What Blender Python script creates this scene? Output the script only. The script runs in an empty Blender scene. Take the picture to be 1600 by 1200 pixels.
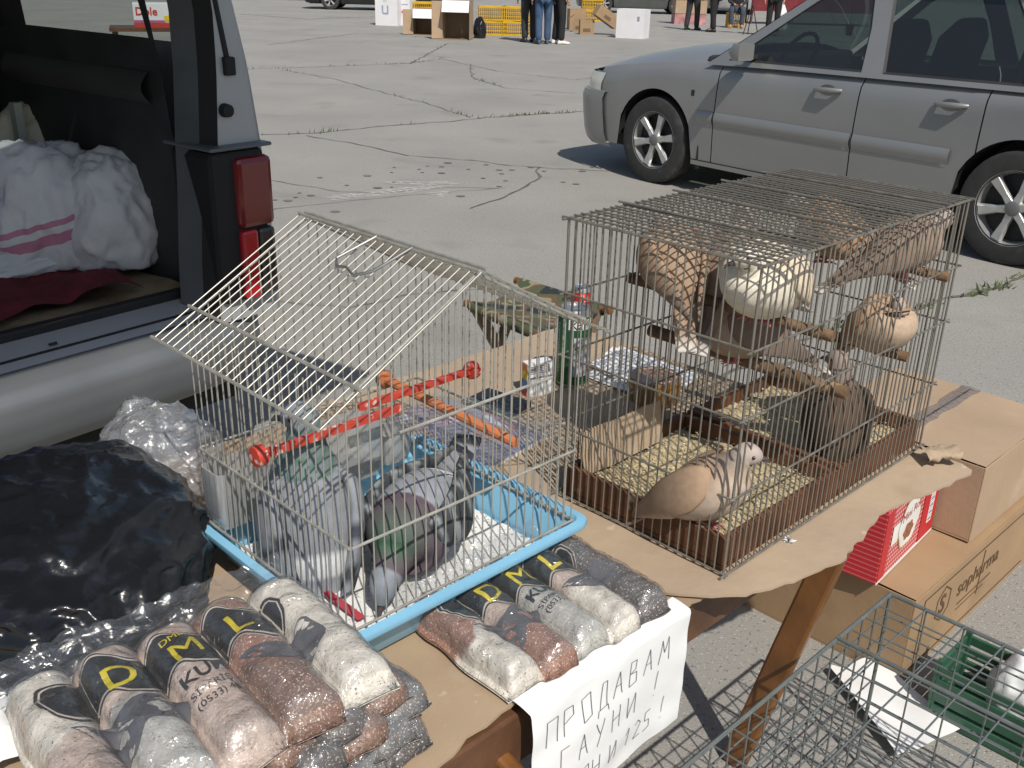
import bpy, bmesh, math, random
from mathutils import Vector, Matrix, noise
random.seed(7)
R = math.radians
S = bpy.context.scene
COL = S.collection

# ------------------------------------------------------------------ camera, sky, sun, exposure
CAM_H = 1.45; PITCH = R(22.7); ROLL = R(1.5); FPX = 1555.6
_f = Vector((0, math.cos(PITCH), -math.sin(PITCH))); _u0 = Vector((0, math.sin(PITCH), math.cos(PITCH))); _r0 = Vector((1, 0, 0))
_r = _r0*math.cos(ROLL) + _u0*math.sin(ROLL); _u = -_r0*math.sin(ROLL) + _u0*math.cos(ROLL)
cd = bpy.data.cameras.new('camera'); cam = bpy.data.objects.new('camera', cd); COL.objects.link(cam)
cd.lens = 35.0; cd.sensor_width = 36.0; cd.clip_start = 0.05; cd.clip_end = 2000
cam.matrix_world = Matrix(((_r.x, _u.x, -_f.x, 0), (_r.y, _u.y, -_f.y, 0), (_r.z, _u.z, -_f.z, CAM_H), (0, 0, 0, 1)))
S.camera = cam
SUN_EL = R(50); SHX, SHY = -0.358, 0.934           # shadows fall left and away
sd = bpy.data.lights.new('sun', 'SUN'); sd.energy = 4.35; sd.angle = R(0.55); sd.color = (1.0, 0.955, 0.88)
sun = bpy.data.objects.new('sun', sd); COL.objects.link(sun)
_sdir = Vector((SHX*math.cos(SUN_EL), SHY*math.cos(SUN_EL), -math.sin(SUN_EL)))
sun.rotation_euler = _sdir.to_track_quat('-Z', 'Y').to_euler()
w = bpy.data.worlds.new('World'); S.world = w; w.use_nodes = True
wn = w.node_tree.nodes; wl = w.node_tree.links
sky = wn.new('ShaderNodeTexSky'); sky.sky_type = 'NISHITA'; sky.sun_disc = False
sky.sun_elevation = SUN_EL; sky.sun_rotation = math.atan2(-SHX, -SHY); sky.air_density = 1.2; sky.dust_density = 1.5
wn['Background'].inputs['Strength'].default_value = 0.088
wl.new(sky.outputs[0], wn['Background'].inputs['Color'])
S.view_settings.view_transform = 'Standard'; S.view_settings.look = 'None'; S.view_settings.gamma = 1
S.view_settings.use_curve_mapping = False
S.view_settings.exposure = -0.04

# ------------------------------------------------------------------ pixel helpers (photo 1600x1200)
def P(x, y, z=0.0):
    d = _r*((x-800)/FPX) - _u*((y-600)/FPX) + _f
    return Vector((0, 0, CAM_H)) + d*((z-CAM_H)/d.z)
Q2 = math.sqrt(.5)
def W(a, b, z): return Vector(((b-a)*Q2, (a+b)*Q2, z))          # stall axes: a = left-away, b = right-away
def BA(x, y, z=.66): p = P(x, y, z); return ((p.x+p.y)*Q2, (p.y-p.x)*Q2)   # pixel -> (b, a) at height z
T = 0.66                                                          # stall top height

# ------------------------------------------------------------------ materials
MATS = {}
def pm(name, col, rough=.6, metal=0., var=.18, scale=6., det=4., bump=0., bscale=60., coat=0., attr=None, alpha=None, trans=0., spec=.5, coord='Object', speck=None, wave=None, emis=None):
    if name in MATS: return MATS[name]
    m = bpy.data.materials.new(name); MATS[name] = m; m.use_nodes = True
    nt = m.node_tree; n = nt.nodes; L = nt.links; bs = n['Principled BSDF']
    tc = n.new('ShaderNodeTexCoord'); co = tc.outputs[coord]
    nz = n.new('ShaderNodeTexNoise'); nz.inputs['Scale'].default_value = scale; nz.inputs['Detail'].default_value = det; L.new(co, nz.inputs['Vector'])
    mp = n.new('ShaderNodeMapRange'); mp.inputs['From Min'].default_value = .3; mp.inputs['From Max'].default_value = .7
    mp.inputs['To Min'].default_value = 1-var; mp.inputs['To Max'].default_value = 1+var; L.new(nz.outputs['Fac'], mp.inputs['Value'])
    mx = n.new('ShaderNodeVectorMath'); mx.operation = 'SCALE'
    if attr:
        at = n.new('ShaderNodeAttribute'); at.attribute_name = attr; L.new(at.outputs['Color'], mx.inputs[0])
    else: mx.inputs[0].default_value = col[:3]
    L.new(mp.outputs[0], mx.inputs['Scale']); out = mx.outputs[0]
    if speck:   # list of (color, scale, threshold, softness)
        for (c2, sc, th, so) in speck:
            n2 = n.new('ShaderNodeTexNoise'); n2.inputs['Scale'].default_value = sc; n2.inputs['Detail'].default_value = 2.; L.new(co, n2.inputs['Vector'])
            r2 = n.new('ShaderNodeMapRange'); r2.inputs['From Min'].default_value = th; r2.inputs['From Max'].default_value = th+so; L.new(n2.outputs['Fac'], r2.inputs['Value'])
            mm = n.new('ShaderNodeMix'); mm.data_type = 'RGBA'; L.new(r2.outputs[0], mm.inputs['Factor']); L.new(out, mm.inputs[6]); mm.inputs[7].default_value = (*c2, 1); out = mm.outputs[2]
    L.new(out, bs.inputs['Base Color'])
    rr = n.new('ShaderNodeMapRange'); rr.inputs['To Min'].default_value = max(.02, rough-.08); rr.inputs['To Max'].default_value = min(1, rough+.08); L.new(nz.outputs['Fac'], rr.inputs['Value']); L.new(rr.outputs[0], bs.inputs['Roughness'])
    bs.inputs['Metallic'].default_value = metal; bs.inputs['Coat Weight'].default_value = coat; bs.inputs['Coat Roughness'].default_value = .08
    bs.inputs['Specular IOR Level'].default_value = spec
    if trans: bs.inputs['Transmission Weight'].default_value = trans
    if alpha is not None: bs.inputs['Alpha'].default_value = alpha
    if emis: bs.inputs['Emission Color'].default_value = (*emis, 1); bs.inputs['Emission Strength'].default_value = 1
    hsrc = None
    if bump:
        nb = n.new('ShaderNodeTexNoise'); nb.inputs['Scale'].default_value = bscale; nb.inputs['Detail'].default_value = 5.; L.new(co, nb.inputs['Vector']); hsrc = nb.outputs['Fac']
    if wave:    # (scale, dir, strength)
        wv = n.new('ShaderNodeTexWave'); wv.bands_direction = wave[1]; wv.inputs['Scale'].default_value = wave[0]; wv.inputs['Distortion'].default_value = .6; L.new(co, wv.inputs['Vector'])
        if hsrc:
            ad = n.new('ShaderNodeMath'); ad.operation = 'MULTIPLY_ADD'; L.new(wv.outputs['Fac'], ad.inputs[0]); ad.inputs[1].default_value = wave[2]; L.new(hsrc, ad.inputs[2]); hsrc = ad.outputs[0]
        else: hsrc = wv.outputs['Fac']
    if hsrc:
        bp = n.new('ShaderNodeBump'); bp.inputs['Strength'].default_value = min(1, bump or .2); bp.inputs['Distance'].default_value = .01; L.new(hsrc, bp.inputs['Height']); L.new(bp.outputs[0], bs.inputs['Normal'])
    return m
def film(name, tint=(.95, .96, .97), haze=.12, gloss=.25, bump=.6, bscale=25., rough=.08):
    """thin clear plastic film: mostly see-through with glossy wrinkles and a little white haze"""
    if name in MATS: return MATS[name]
    m = bpy.data.materials.new(name); MATS[name] = m; m.use_nodes = True; nt = m.node_tree; n = nt.nodes; L = nt.links
    n.remove(n['Principled BSDF']); out = n['Material Output']
    tr = n.new('ShaderNodeBsdfTransparent'); tr.inputs[0].default_value = (*tint, 1)
    df = n.new('ShaderNodeBsdfDiffuse'); df.inputs[0].default_value = (.75, .77, .8, 1)
    gl = n.new('ShaderNodeBsdfGlossy'); gl.inputs['Roughness'].default_value = rough
    tc = n.new('ShaderNodeTexCoord'); nz = n.new('ShaderNodeTexNoise'); nz.inputs['Scale'].default_value = bscale; nz.inputs['Detail'].default_value = 4; nz.inputs['Distortion'].default_value = 1.2
    L.new(tc.outputs['Object'], nz.inputs['Vector']); bp = n.new('ShaderNodeBump'); bp.inputs['Strength'].default_value = bump; bp.inputs['Distance'].default_value = .012
    L.new(nz.outputs['Fac'], bp.inputs['Height']); L.new(bp.outputs[0], gl.inputs['Normal'])
    m1 = n.new('ShaderNodeMixShader'); m1.inputs[0].default_value = haze; L.new(tr.outputs[0], m1.inputs[1]); L.new(df.outputs[0], m1.inputs[2])
    fr = n.new('ShaderNodeFresnel'); L.new(bp.outputs[0], fr.inputs['Normal'])
    ge = n.new('ShaderNodeNewGeometry'); io = n.new('ShaderNodeMapRange'); io.inputs['To Min'].default_value = 1.45; io.inputs['To Max'].default_value = 1/1.45; L.new(ge.outputs['Backfacing'], io.inputs['Value']); L.new(io.outputs[0], fr.inputs['IOR'])   # thin film: same from both sides
    ad = n.new('ShaderNodeMath'); ad.operation = 'MULTIPLY_ADD'; L.new(fr.outputs[0], ad.inputs[0]); ad.inputs[1].default_value = 1.; ad.inputs[2].default_value = gloss*.3
    m2 = n.new('ShaderNodeMixShader'); L.new(ad.outputs[0], m2.inputs[0]); L.new(m1.outputs[0], m2.inputs[1]); L.new(gl.outputs[0], m2.inputs[2]); L.new(m2.outputs[0], out.inputs['Surface'])
    return m

# ------------------------------------------------------------------ object helpers
def props(o, label=None, cat=None, group=None, kind=None):
    if label: o['label'] = label
    if cat: o['category'] = cat
    if group: o['group'] = group
    if kind: o['kind'] = kind
    return o
def thing(name, label, cat, loc=(0, 0, 0), rz=0., group=None):
    o = bpy.data.objects.new(name, None); COL.objects.link(o); o.location = loc; o.rotation_euler = (0, 0, rz); o.empty_display_size = .05
    return props(o, label, cat, group)
def stall_thing(name, label, cat, a, b, z, group=None):      # local x = b, y = a
    return thing(name, label, cat, W(a, b, z), R(45), group)

class MB:
    def __init__(s): s.v = []; s.f = []; s.c = []; s.hasc = False
    def add(s, vs, fs, col=None):
        o = len(s.v); s.v += [tuple(v) for v in vs]; s.f += [tuple(i+o for i in f) for f in fs]
        if col is not None: s.hasc = True
        s.c += ([col]*len(vs) if (col is None or not isinstance(col, list)) else col)
        return s
    def box(s, c, d, M=None, col=None):
        x, y, z = d[0]/2, d[1]/2, d[2]/2
        vs = [Vector((sx*x, sy*y, sz*z)) for sz in (-1, 1) for sy in (-1, 1) for sx in (-1, 1)]
        if M: vs = [M @ v for v in vs]
        vs = [v+Vector(c) for v in vs]
        return s.add(vs, [(0, 2, 3, 1), (4, 5, 7, 6), (0, 1, 5, 4), (2, 6, 7, 3), (0, 4, 6, 2), (1, 3, 7, 5)], col)
    def bbox(s, x0, x1, y0, y1, z0, z1, col=None): return s.box(((x0+x1)/2, (y0+y1)/2, (z0+z1)/2), (x1-x0, y1-y0, z1-z0), None, col)
    def grid(s, fn, nu, nv, col=None, flip=False, closeu=False):
        vs = [fn(i/nu, j/nv) for j in range(nv+1) for i in range(nu+(0 if closeu else 1))]
        w_ = nu+(0 if closeu else 1); fs = []
        for j in range(nv):
            for i in range(nu):
                q = (j*w_+i, j*w_+(i+1) % w_, (j+1)*w_+(i+1) % w_, (j+1)*w_+i); fs.append(q[::-1] if flip else q)
        return s.add(vs, fs, [col(i/nu, j/nv) for j in range(nv+1) for i in range(w_)] if callable(col) else col)
    def loft(s, rings, cap=True, col=None, closed=True):
        n = len(rings[0]); vs = [v for r_ in rings for v in r_]; fs = []
        for k in range(len(rings)-1):
            for i in range(n if closed else n-1):
                j = (i+1) % n; fs.append((k*n+i, k*n+j, (k+1)*n+j, (k+1)*n+i))
        if cap and closed: fs += [tuple(range(n-1, -1, -1)), tuple((len(rings)-1)*n+i for i in range(n))]
        return s.add(vs, fs, col)
    def tube(s, pts, r, seg=6, cap=True, col=None):
        pts = [Vector(p) for p in pts]; rings = []; ref = None
        for k, p in enumerate(pts):
            d = (pts[min(k+1, len(pts)-1)]-pts[max(k-1, 0)]).normalized()
            if ref is None: ref = d.orthogonal().normalized()
            ref = (ref - d*ref.dot(d)).normalized(); bi = d.cross(ref); rr = r[k] if isinstance(r, (list, tuple)) else r
            rings.append([p+(ref*math.cos(t)+bi*math.sin(t))*rr for t in [2*math.pi*i/seg for i in range(seg)]])
        return s.loft(rings, cap, col)
    def lathe(s, prof, seg=24, M=None, col=None):      # prof: (r, z)
        rings = [[Vector((r_*math.cos(2*math.pi*i/seg), r_*math.sin(2*math.pi*i/seg), z)) for i in range(seg)] for r_, z in prof]
        if M: rings = [[M @ v for v in r_] for r_ in rings]
        return s.loft(rings, True, col)
    def poly(s, pts, th=0., axis=(0, 0, 1), col=None):  # flat outline with thickness
        ax = Vector(axis)*th; n = len(pts); pts = [Vector(p) for p in pts]
        if not th: return s.add(pts, [tuple(range(n))], col)
        return s.add(pts+[p+ax for p in pts], [tuple(range(n-1, -1, -1)), tuple(range(n, 2*n))]+[(i, (i+1) % n, n+(i+1) % n, n+i) for i in range(n)], col)
    def mesh(s, name):
        me = bpy.data.meshes.new(name); me.from_pydata(s.v, [], s.f); me.validate(); 
        if s.hasc:
            at = me.color_attributes.new('Col', 'FLOAT_COLOR', 'POINT')
            for i, c in enumerate(s.c):
                c = c or (.5, .5, .5); at.data[i].color = (c[0], c[1], c[2], 1)
        return me
    def build(s, name, mat, parent=None, smooth=False, bevel=0., fixn=True, loc=None):
        me = s.mesh(name)
        if fixn:
            bm = bmesh.new(); bm.from_mesh(me); bmesh.ops.recalc_face_normals(bm, faces=bm.faces); bm.to_mesh(me); bm.free()
        if smooth:
            me.polygons.foreach_set('use_smooth', [True]*len(me.polygons))
            if smooth != 'all': me.set_sharp_from_angle(angle=R(smooth if not isinstance(smooth, bool) else 42))
        me.materials.append(mat)
        o = bpy.data.objects.new(name, me); COL.objects.link(o)
        if parent: o.parent = parent
        if loc: o.location = loc
        if bevel:
            b = o.modifiers.new('bevel', 'BEVEL'); b.width = bevel; b.segments = 2; b.limit_method = 'ANGLE'; b.angle_limit = R(40)
        return o
def copy_obj(o, parent=None):
    c = o.copy(); COL.objects.link(c); c.parent = parent
    for ch in list(o.children): copy_obj(ch, c)
    return c
_um = {}
def wire(p, q, r, parent, mat, name='wire', seg=6):
    """one straight wire: a shared unit tube, stretched"""
    key = (mat.name, seg)
    if key not in _um:
        m = MB().tube([(0, 0, 0), (0, 0, 1)], 1, seg); me = m.mesh('wire'); me.materials.append(mat); me.polygons.foreach_set('use_smooth', [len(f.vertices) == 4 for f in me.polygons]); _um[key] = me
    p = Vector(p); q = Vector(q); d = q-p
    o = bpy.data.objects.new(name, _um[key]); COL.objects.link(o); o.parent = parent
    o.matrix_local = Matrix.Translation(p) @ d.to_track_quat('Z', 'Y').to_matrix().to_4x4() @ Matrix.Diagonal((r, r, d.length, 1))
    return o
def text_mesh(txt, size, cuts=0, bold=0.):
    """letters as flat triangles: list of verts (x, y), faces; origin bottom-left of the line"""
    c = bpy.data.curves.new('lettering', 'FONT'); c.body = txt; c.size = size; c.resolution_u = 3; c.offset = bold*size
    o = bpy.data.objects.new('lettering', c); COL.objects.link(o); bpy.context.view_layer.update()
    me = bpy.data.meshes.new_from_object(o.evaluated_get(bpy.context.evaluated_depsgraph_get())); bpy.data.objects.remove(o); bpy.data.curves.remove(c)
    bm = bmesh.new(); bm.from_mesh(me); bmesh.ops.triangulate(bm, faces=bm.faces)
    for _ in range(cuts): bmesh.ops.subdivide_edges(bm, edges=[e for e in bm.edges if e.calc_length() > size*.12], cuts=1, use_grid_fill=True); bmesh.ops.triangulate(bm, faces=bm.faces)
    bm.verts.ensure_lookup_table(); vs = [(v.co.x, v.co.y) for v in bm.verts]; fs = [tuple(v.index for v in f.verts) for f in bm.faces]; bm.free(); bpy.data.meshes.remove(me)
    return vs, fs
def lettering(name, txt, size, M, mat, parent, warp=None, cuts=0, bold=0.):
    vs, fs = text_mesh(txt, size, cuts, bold); mb = MB()
    mb.add([(warp(M @ Vector((x, y, 0))) if warp else M @ Vector((x, y, 0))) for x, y in vs], fs)
    return mb.build(name, mat, parent, fixn=False)
def nz(x, y=0, z=0): return noise.noise(Vector((x, y, z)))
def crom(pts, n):     # Catmull-Rom through tuples
    out = []; m = len(pts)
    for k in range(m-1):
        p0, p1, p2, p3 = pts[max(k-1, 0)], pts[k], pts[k+1], pts[min(k+2, m-1)]
        for i in range(n):
            t = i/n; out.append(tuple(.5*(2*b+(c-a)*t+(2*a-5*b+4*c-d)*t*t+(3*b-a-3*c+d)*t**3) for a, b, c, d in zip(p0, p1, p2, p3)))
    out.append(tuple(pts[-1])); return out

# ------------------------------------------------------------------ ground
asphalt = pm('asphalt', (.285, .272, .247), .88, var=.10, scale=.7, det=8, bump=.35, bscale=240., speck=[((.13, .125, .12), 95., .60, .10), ((.46, .44, .41), 140., .62, .08), ((.20, .19, .175), 1.7, .60, .25)])
g = MB()
g.grid(lambda u, v: Vector((-150+300*u, -40+340*v, 0)), 30, 34)
props(g.build('ground', asphalt), 'pale worn asphalt of the market car park', 'ground', kind='structure')
crack_m = pm('crack_dirt', (.12, .112, .095), .95, var=.35, scale=9)
weed_m = pm('weeds', (.07, .10, .03), .8, var=.4, scale=30)
def crack(pts, wd=.012, weeds=0.):
    pp = [P(x, y) for x, y in pts]; line = []
    for i in range(len(pp)-1):
        n = max(2, int((pp[i+1]-pp[i]).length/.06))
        for k in range(n):
            q = pp[i].lerp(pp[i+1], k/n); line.append(q+Vector((nz(q.x*5, q.y*5, 3), nz(q.x*5, q.y*5, 9), 0))*.045)
    line.append(pp[-1]); vs = []; fs = []
    for i, q in enumerate(line):
        d = (line[min(i+1, len(line)-1)]-line[max(i-1, 0)]).normalized(); nn = Vector((-d.y, d.x, 0))
        ww = .8*wd*(.25+.9*abs(nz(q.x*9, q.y*9, 1))+.3*random.random()); vs += [q+nn*ww+Vector((0, 0, .004)), q-nn*ww+Vector((0, 0, .004))]
        if i: fs.append((2*i-2, 2*i-1, 2*i+1, 2*i))
    props(MB().add(vs, fs).build('pavement_crack', crack_m, fixn=False), kind='structure')
    if weeds:
        mb = MB()
        for q in line:
            dens = weeds*max(0, .45+1.6*nz(q.x*1.7, q.y*1.7, 5))
            for _ in range(int(dens*7*random.random()*2)):
                c = q+Vector((random.gauss(0, .025), random.gauss(0, .025), 0)); h = random.uniform(.012, .05); an = random.random()*6.28; l = Vector((math.cos(an), math.sin(an), 0))
                mb.add([c-l*.006+Vector((0, 0, .003)), c+l*.006+Vector((0, 0, .003)), c+Vector((random.gauss(0, .02), random.gauss(0, .02), h))], [(0, 1, 2)])
        if mb.v: props(mb.build('weeds', weed_m, fixn=False), 'low green weeds growing out of an asphalt crack', 'weeds', kind='stuff')
crack([(388, 108), (520, 104), (640, 99), (690, 92)], .02, .5); crack([(690, 92), (780, 112), (900, 125), (950, 118)], .014, .1)
crack([(408, 211), (500, 208), (590, 198), (700, 190), (760, 184), (850, 178), (915, 174)], .018, .8)
crack([(445, 110), (520, 123), (600, 145), (660, 160), (735, 184)], .012, .25); crack([(735, 100), (738, 122), (790, 138), (900, 146)], .012, .3)
crack([(480, 212), (580, 230), (640, 244), (740, 251), (800, 260), (960, 268)], .012, .0); crack([(840, 262), (838, 284), (800, 303), (735, 326)], .016, .0)
crack([(422, 282), (530, 300), (600, 302), (720, 292), (780, 295)], .008, 0); crack([(424, 330), (510, 318), (640, 306), (790, 294)], .007, 0)
crack([(420, 470), (540, 484), (640, 462), (760, 452)], .007, 0)
crack([(1330, 505), (1430, 482), (1500, 462), (1560, 447), (1640, 418)], .02, 2.6); crack([(1240, 535), (1330, 505)], .014, 1.2)
crack([(930, 112), (1010, 108), (1100, 100)], .03, .0); crack([(640, 100), (700, 68), (760, 70)], .02, .15)
crack([(1130, 590), (1170, 578), (1240, 566)], .02, 2.2)
crack([(420, 70), (560, 52), (700, 60), (800, 66)], .02, 0); crack([(375, 22), (480, 30), (600, 26)], .05, 0)
spot_m = pm('damp_spots', (.16, .152, .138), .7, var=.2)
mb = MB()
for (x, y) in [(616, 262), (612, 270), (668, 260), (655, 265), (690, 261), (690, 271), (660, 270), (732, 265), (780, 266), (784, 272), (755, 279), (615, 285), (542, 290), (590, 294), (612, 293), (462, 309), (486, 306), (450, 314), (524, 331), (500, 278), (574, 275), (800, 266), (790, 283), (780, 292), (900, 288), (830, 262), (468, 302), (430, 313), (720, 307), (895, 248), (910, 268), (880, 285), (850, 268), (925, 262), (760, 258), (700, 255)]:
    c = P(x, y); r_ = random.uniform(.012, .034); 
    mb.add([c+Vector((r_*(1+.4*nz(k, x))*math.cos(k*.785), r_*(.8+.4*nz(k, y))*math.sin(k*.785), .0045)) for k in range(8)], [tuple(range(8))])
props(mb.build('damp_spots', spot_m, fixn=False), 'scattered small dark damp spots on the asphalt', 'spots', kind='stuff')
# worn painted arrow
pt = bpy.data.materials.new('worn_road_paint'); pt.use_nodes = True; MATS['worn_road_paint'] = pt
_n = pt.node_tree.nodes; _l = pt.node_tree.links; _b = _n['Principled BSDF']; _b.inputs['Base Color'].default_value = (.62, .61, .58, 1); _b.inputs['Roughness'].default_value = .8
_t = _n.new('ShaderNodeTexCoord'); _q = _n.new('ShaderNodeTexNoise'); _q.inputs['Scale'].default_value = 22; _q.inputs['Detail'].default_value = 8; _l.new(_t.outputs['Object'], _q.inputs['Vector'])
_k = _n.new('ShaderNodeMapRange'); _k.inputs['From Min'].default_value = .38; _k.inputs['From Max'].default_value = .75; _k.inputs['To Max'].default_value = .75; _l.new(_q.outputs['Fac'], _k.inputs['Value']); _l.new(_k.outputs[0], _b.inputs['Alpha'])
def up(p, h): return Vector((p.x, p.y, h))
mb = MB()
for pl in ([(507, 308), (556, 302), (700, 286), (712, 290), (640, 302), (520, 314)], [(662, 303), (704, 298), (692, 310)], [(595, 284), (690, 284), (722, 287), (700, 291), (610, 288)]):
    mb.poly([up(P(x, y), .0042) for x, y in pl])
props(mb.build('painted_arrow', pt, fixn=False), 'worn white arrow painted on the asphalt', 'road marking', kind='structure')

# ------------------------------------------------------------------ stall table with cardboard
def RB(x, y, b):      # pixel ray meets the upright plane b = const -> (a, z)
    d = _r*((x-800)/FPX) - _u*((y-600)/FPX) + _f; k = b/((d.x+d.y)*Q2); p = Vector((0, 0, CAM_H))+d*k; return ((p.y-p.x)*Q2, p.z)
def RA(x, y, a):      # pixel ray meets the upright plane a = const -> (b, z)
    d = _r*((x-800)/FPX) - _u*((y-600)/FPX) + _f; k = a/((d.y-d.x)*Q2); p = Vector((0, 0, CAM_H))+d*k; return ((p.x+p.y)*Q2, p.z)
card_m = pm('cardboard', (.36, .262, .172), .85, var=.10, scale=7, det=6, bump=.10, bscale=90., speck=[((.29, .205, .13), 5., .60, .2), ((.42, .32, .225), 9., .62, .15), ((.22, .15, .095), 2.3, .66, .12), ((.45, .36, .27), 38., .70, .05)], wave=(130., 'X', .25))
card2_m = pm('cardboard_pale', (.385, .29, .20), .85, var=.10, scale=6, det=6, bump=.25, bscale=28., speck=[((.31, .225, .145), 6., .60, .2), ((.24, .17, .11), 3.1, .66, .1), ((.46, .37, .28), 30., .70, .05)])
wood_m = pm('brown_painted_wood', (.11, .052, .026), .45, var=.3, scale=14, bump=.2, bscale=40., speck=[((.25, .12, .05), 11., .62, .1)])
oak_m = pm('varnished_orange_wood', (.20, .085, .026), .38, var=.28, scale=9, bump=.1, bscale=50., speck=[((.15, .055, .015), 12., .58, .15)])
tb = stall_thing('folding_table', 'brown wooden folding stall table covered with opened cardboard', 'table', 1.05, .75, 0)
def tl(b, a, z): return Vector((b-.75, a-1.05, z))
m = MB(); m.bbox(-1.0, .95, -.40, .41, .628, .655); m.build('table_top', wood_m, tb, bevel=.004)
for (y0, y1) in ((-.412, -.385), (.385, .412)):
    MB().bbox(-1.0, .95, y0, y1, .572, .650).build('apron', wood_m, tb, bevel=.004)
for (x0, x1) in ((-1.012, -.985), (.935, .962)):
    MB().bbox(x0, x1, -.40, .40, .575, .648).build('end_rail', wood_m, tb, bevel=.004)
def leg(b, a0, a1):
    p = tl(b, a0, .60); q = tl(b, a1, .0); d = (p-q).normalized(); s = Vector((1, 0, 0)); n_ = d.cross(s)
    mb = MB(); mb.loft([[c+s*x*.011+n_*y*.025*k for x, y in ((-1, -1), (1, -1), (1, 1), (-1, 1))] for c, k in ((q+Vector((0, 0, .0)), 1), (q.lerp(p, .5), 1.05), (p, 1))])
    mb.build('leg', oak_m, tb, bevel=.006)
for b in (.64, 1.415): leg(b, .625, .765)
for b in (.66, 1.39): leg(b, 1.42, 1.2)
MB().tube([tl(.66, 1.3, .30), tl(1.39, 1.3, .30)], .012, 8).build('stretcher', oak_m, tb)

def sheet(name, label, b0, b1, lo, hi, z, mat, seed, wav=.004, th=.004):
    """a worn cardboard sheet: lo(b)/hi(b) give its near and far edge, surface dented and creased"""
    r_ = stall_thing(name, label, 'cardboard', 1.0, (b0+b1)/2, z); n = max(30, int((b1-b0)/.014)); k = 46; bm_ = (b0+b1)/2
    def fn(dz):
        def f(u, v):
            b = b0+(b1-b0)*u; l = lo(b)+.006*nz(b*40, seed)+.004*nz(b*110, seed); h = hi(b)+.006*nz(b*35, seed+9)
            a = l+(h-l)*v; e = .005*nz(a*45, seed+3) if u in (0., 1.) else 0
            zz = wav*(nz(b*6, a*6, seed)+.5*nz(b*17, a*17, seed))+.0016*abs(nz(b*3+a*9, seed))+wav*.5
            sag = -.30*max(0, .632-a)**1.4
            return Vector((b+e-bm_, a-1.0, max(zz, .0005)+sag+dz))
        return f
    mb = MB(); mb.grid(fn(th), n, k); mb.grid(fn(0), n, k, flip=True)
    W1 = n+1; o2 = W1*(k+1); fs = []
    for i in range(n): fs += [(i, i+1, o2+i+1, o2+i), (k*W1+i+1, k*W1+i, o2+k*W1+i, o2+k*W1+i+1)]
    for j in range(k): fs += [((j+1)*W1, j*W1, o2+j*W1, o2+(j+1)*W1), (j*W1+n, (j+1)*W1+n, o2+(j+1)*W1+n, o2+j*W1+n)]
    mb.f += fs
    mb.build('cardboard', mat, r_, smooth=60); return r_
sheet('cardboard_sheet', 'large flattened cardboard sheet under the blue tray cage', -.25, 1.075, lambda b: .632+.012*math.sin(b*11), lambda b: 1.47, T, card_m, 1.3, .003)
def lo2(b):
    pts = [(.95, .66), (1.0, .60), (1.05, .575), (1.12, .555), (1.23, .535), (1.4, .56), (1.5, .545), (1.64, .528), (1.75, .53)]
    for (x0, y0), (x1, y1) in zip(pts, pts[1:]):
        if x0 <= b <= x1: return y0+(y1-y0)*(b-x0)/(x1-x0)
    return .6
sheet('cardboard_flap', 'torn wrinkled cardboard sheet jutting over the table edge under the dove cage', .955, 1.672, lo2, lambda b: 1.485, T+.0075, card2_m, 4.1, .0045)

# ------------------------------------------------------------------ house-shaped cage with blue tray
zinc = pm('zinc_wire', (.50, .485, .43), .42, .6, var=.2, scale=60)
oldw = pm('old_grey_wire', (.30, .28, .24), .45, .7, var=.3, scale=50)
blue_m = pm('blue_plastic', (.21, .46, .64), .35, var=.06, scale=9, coat=.2, speck=[((.42, .46, .44), 40., .70, .1)])
red_pl = pm('red_plastic', (.50, .055, .035), .45, var=.15, scale=30, speck=[((.72, .52, .45), 70., .60, .08)])
oran_w = pm('orange_turned_plastic', (.50, .17, .07), .5, var=.15, scale=30)
def rrect(x0, x1, y0, y1, r, z, n=4):
    out = []
    for cx, cy, a0 in ((x1-r, y1-r, 0), (x0+r, y1-r, 90), (x0+r, y0+r, 180), (x1-r, y0+r, 270)):
        for i in range(n+1): t = R(a0+90*i/n); out.append(Vector((cx+r*math.cos(t), cy+r*math.sin(t), z)))
    return out
CA0, CA1, CB0, CB1 = .805, 1.145, .555, .930          # cage walls
ca = stall_thing('gable_bird_cage', 'house-shaped silver wire bird cage standing in a light blue plastic tray', 'bird cage', (CA0+CA1)/2, (CB0+CB1)/2, T+.009)
CZ = T+.009; cb_, ca_ = (CB0+CB1)/2, (CA0+CA1)/2
def cl(b, a, z): return Vector((b-cb_, a-ca_, z-CZ))
RZ = 1.132; RBm = (CB0+CB1)/2; EZ = 1.005; slope = (RZ-EZ)/(RBm-.512)
def roofz(b): return RZ-slope*abs(b-RBm)
# tray
x0, x1, y0, y1 = CB0-cb_-.005, CB1-cb_+.005, CA0-ca_-.005, CA1-ca_+.005
rings = [rrect(x0+.020, x1-.020, y0+.020, y1-.020, .012, .0), rrect(x0+.016, x1-.016, y0+.016, y1-.016, .014, .004), rrect(x0+.004, x1-.004, y0+.004, y1-.004, .016, .046), rrect(x0+.003, x1-.003, y0+.003, y1-.003, .016, .052),
         rrect(x0-.016, x1+.016, y0-.016, y1+.016, .022, .054), rrect(x0-.018, x1+.018, y0-.018, y1+.018, .022, .058), rrect(x0-.017, x1+.017, y0-.017, y1+.017, .022, .064), rrect(x0-.006, x1+.006, y0-.006, y1+.006, .018, .0655), rrect(x0-.001, x1+.001, y0-.001, y1+.001, .016, .058),
         rrect(x0+.008, x1-.008, y0+.008, y1-.008, .014, .048), rrect(x0+.018, x1-.018, y0+.018, y1-.018, .012, .006)]
MB().loft(rings).build('tray', blue_m, ca, smooth=50)
news = pm('newspaper', (.74, .73, .70), .8, var=.06, scale=20, speck=[((.35, .34, .33), 160., .60, .05), ((.52, .46, .30), 16., .66, .1)])
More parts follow.
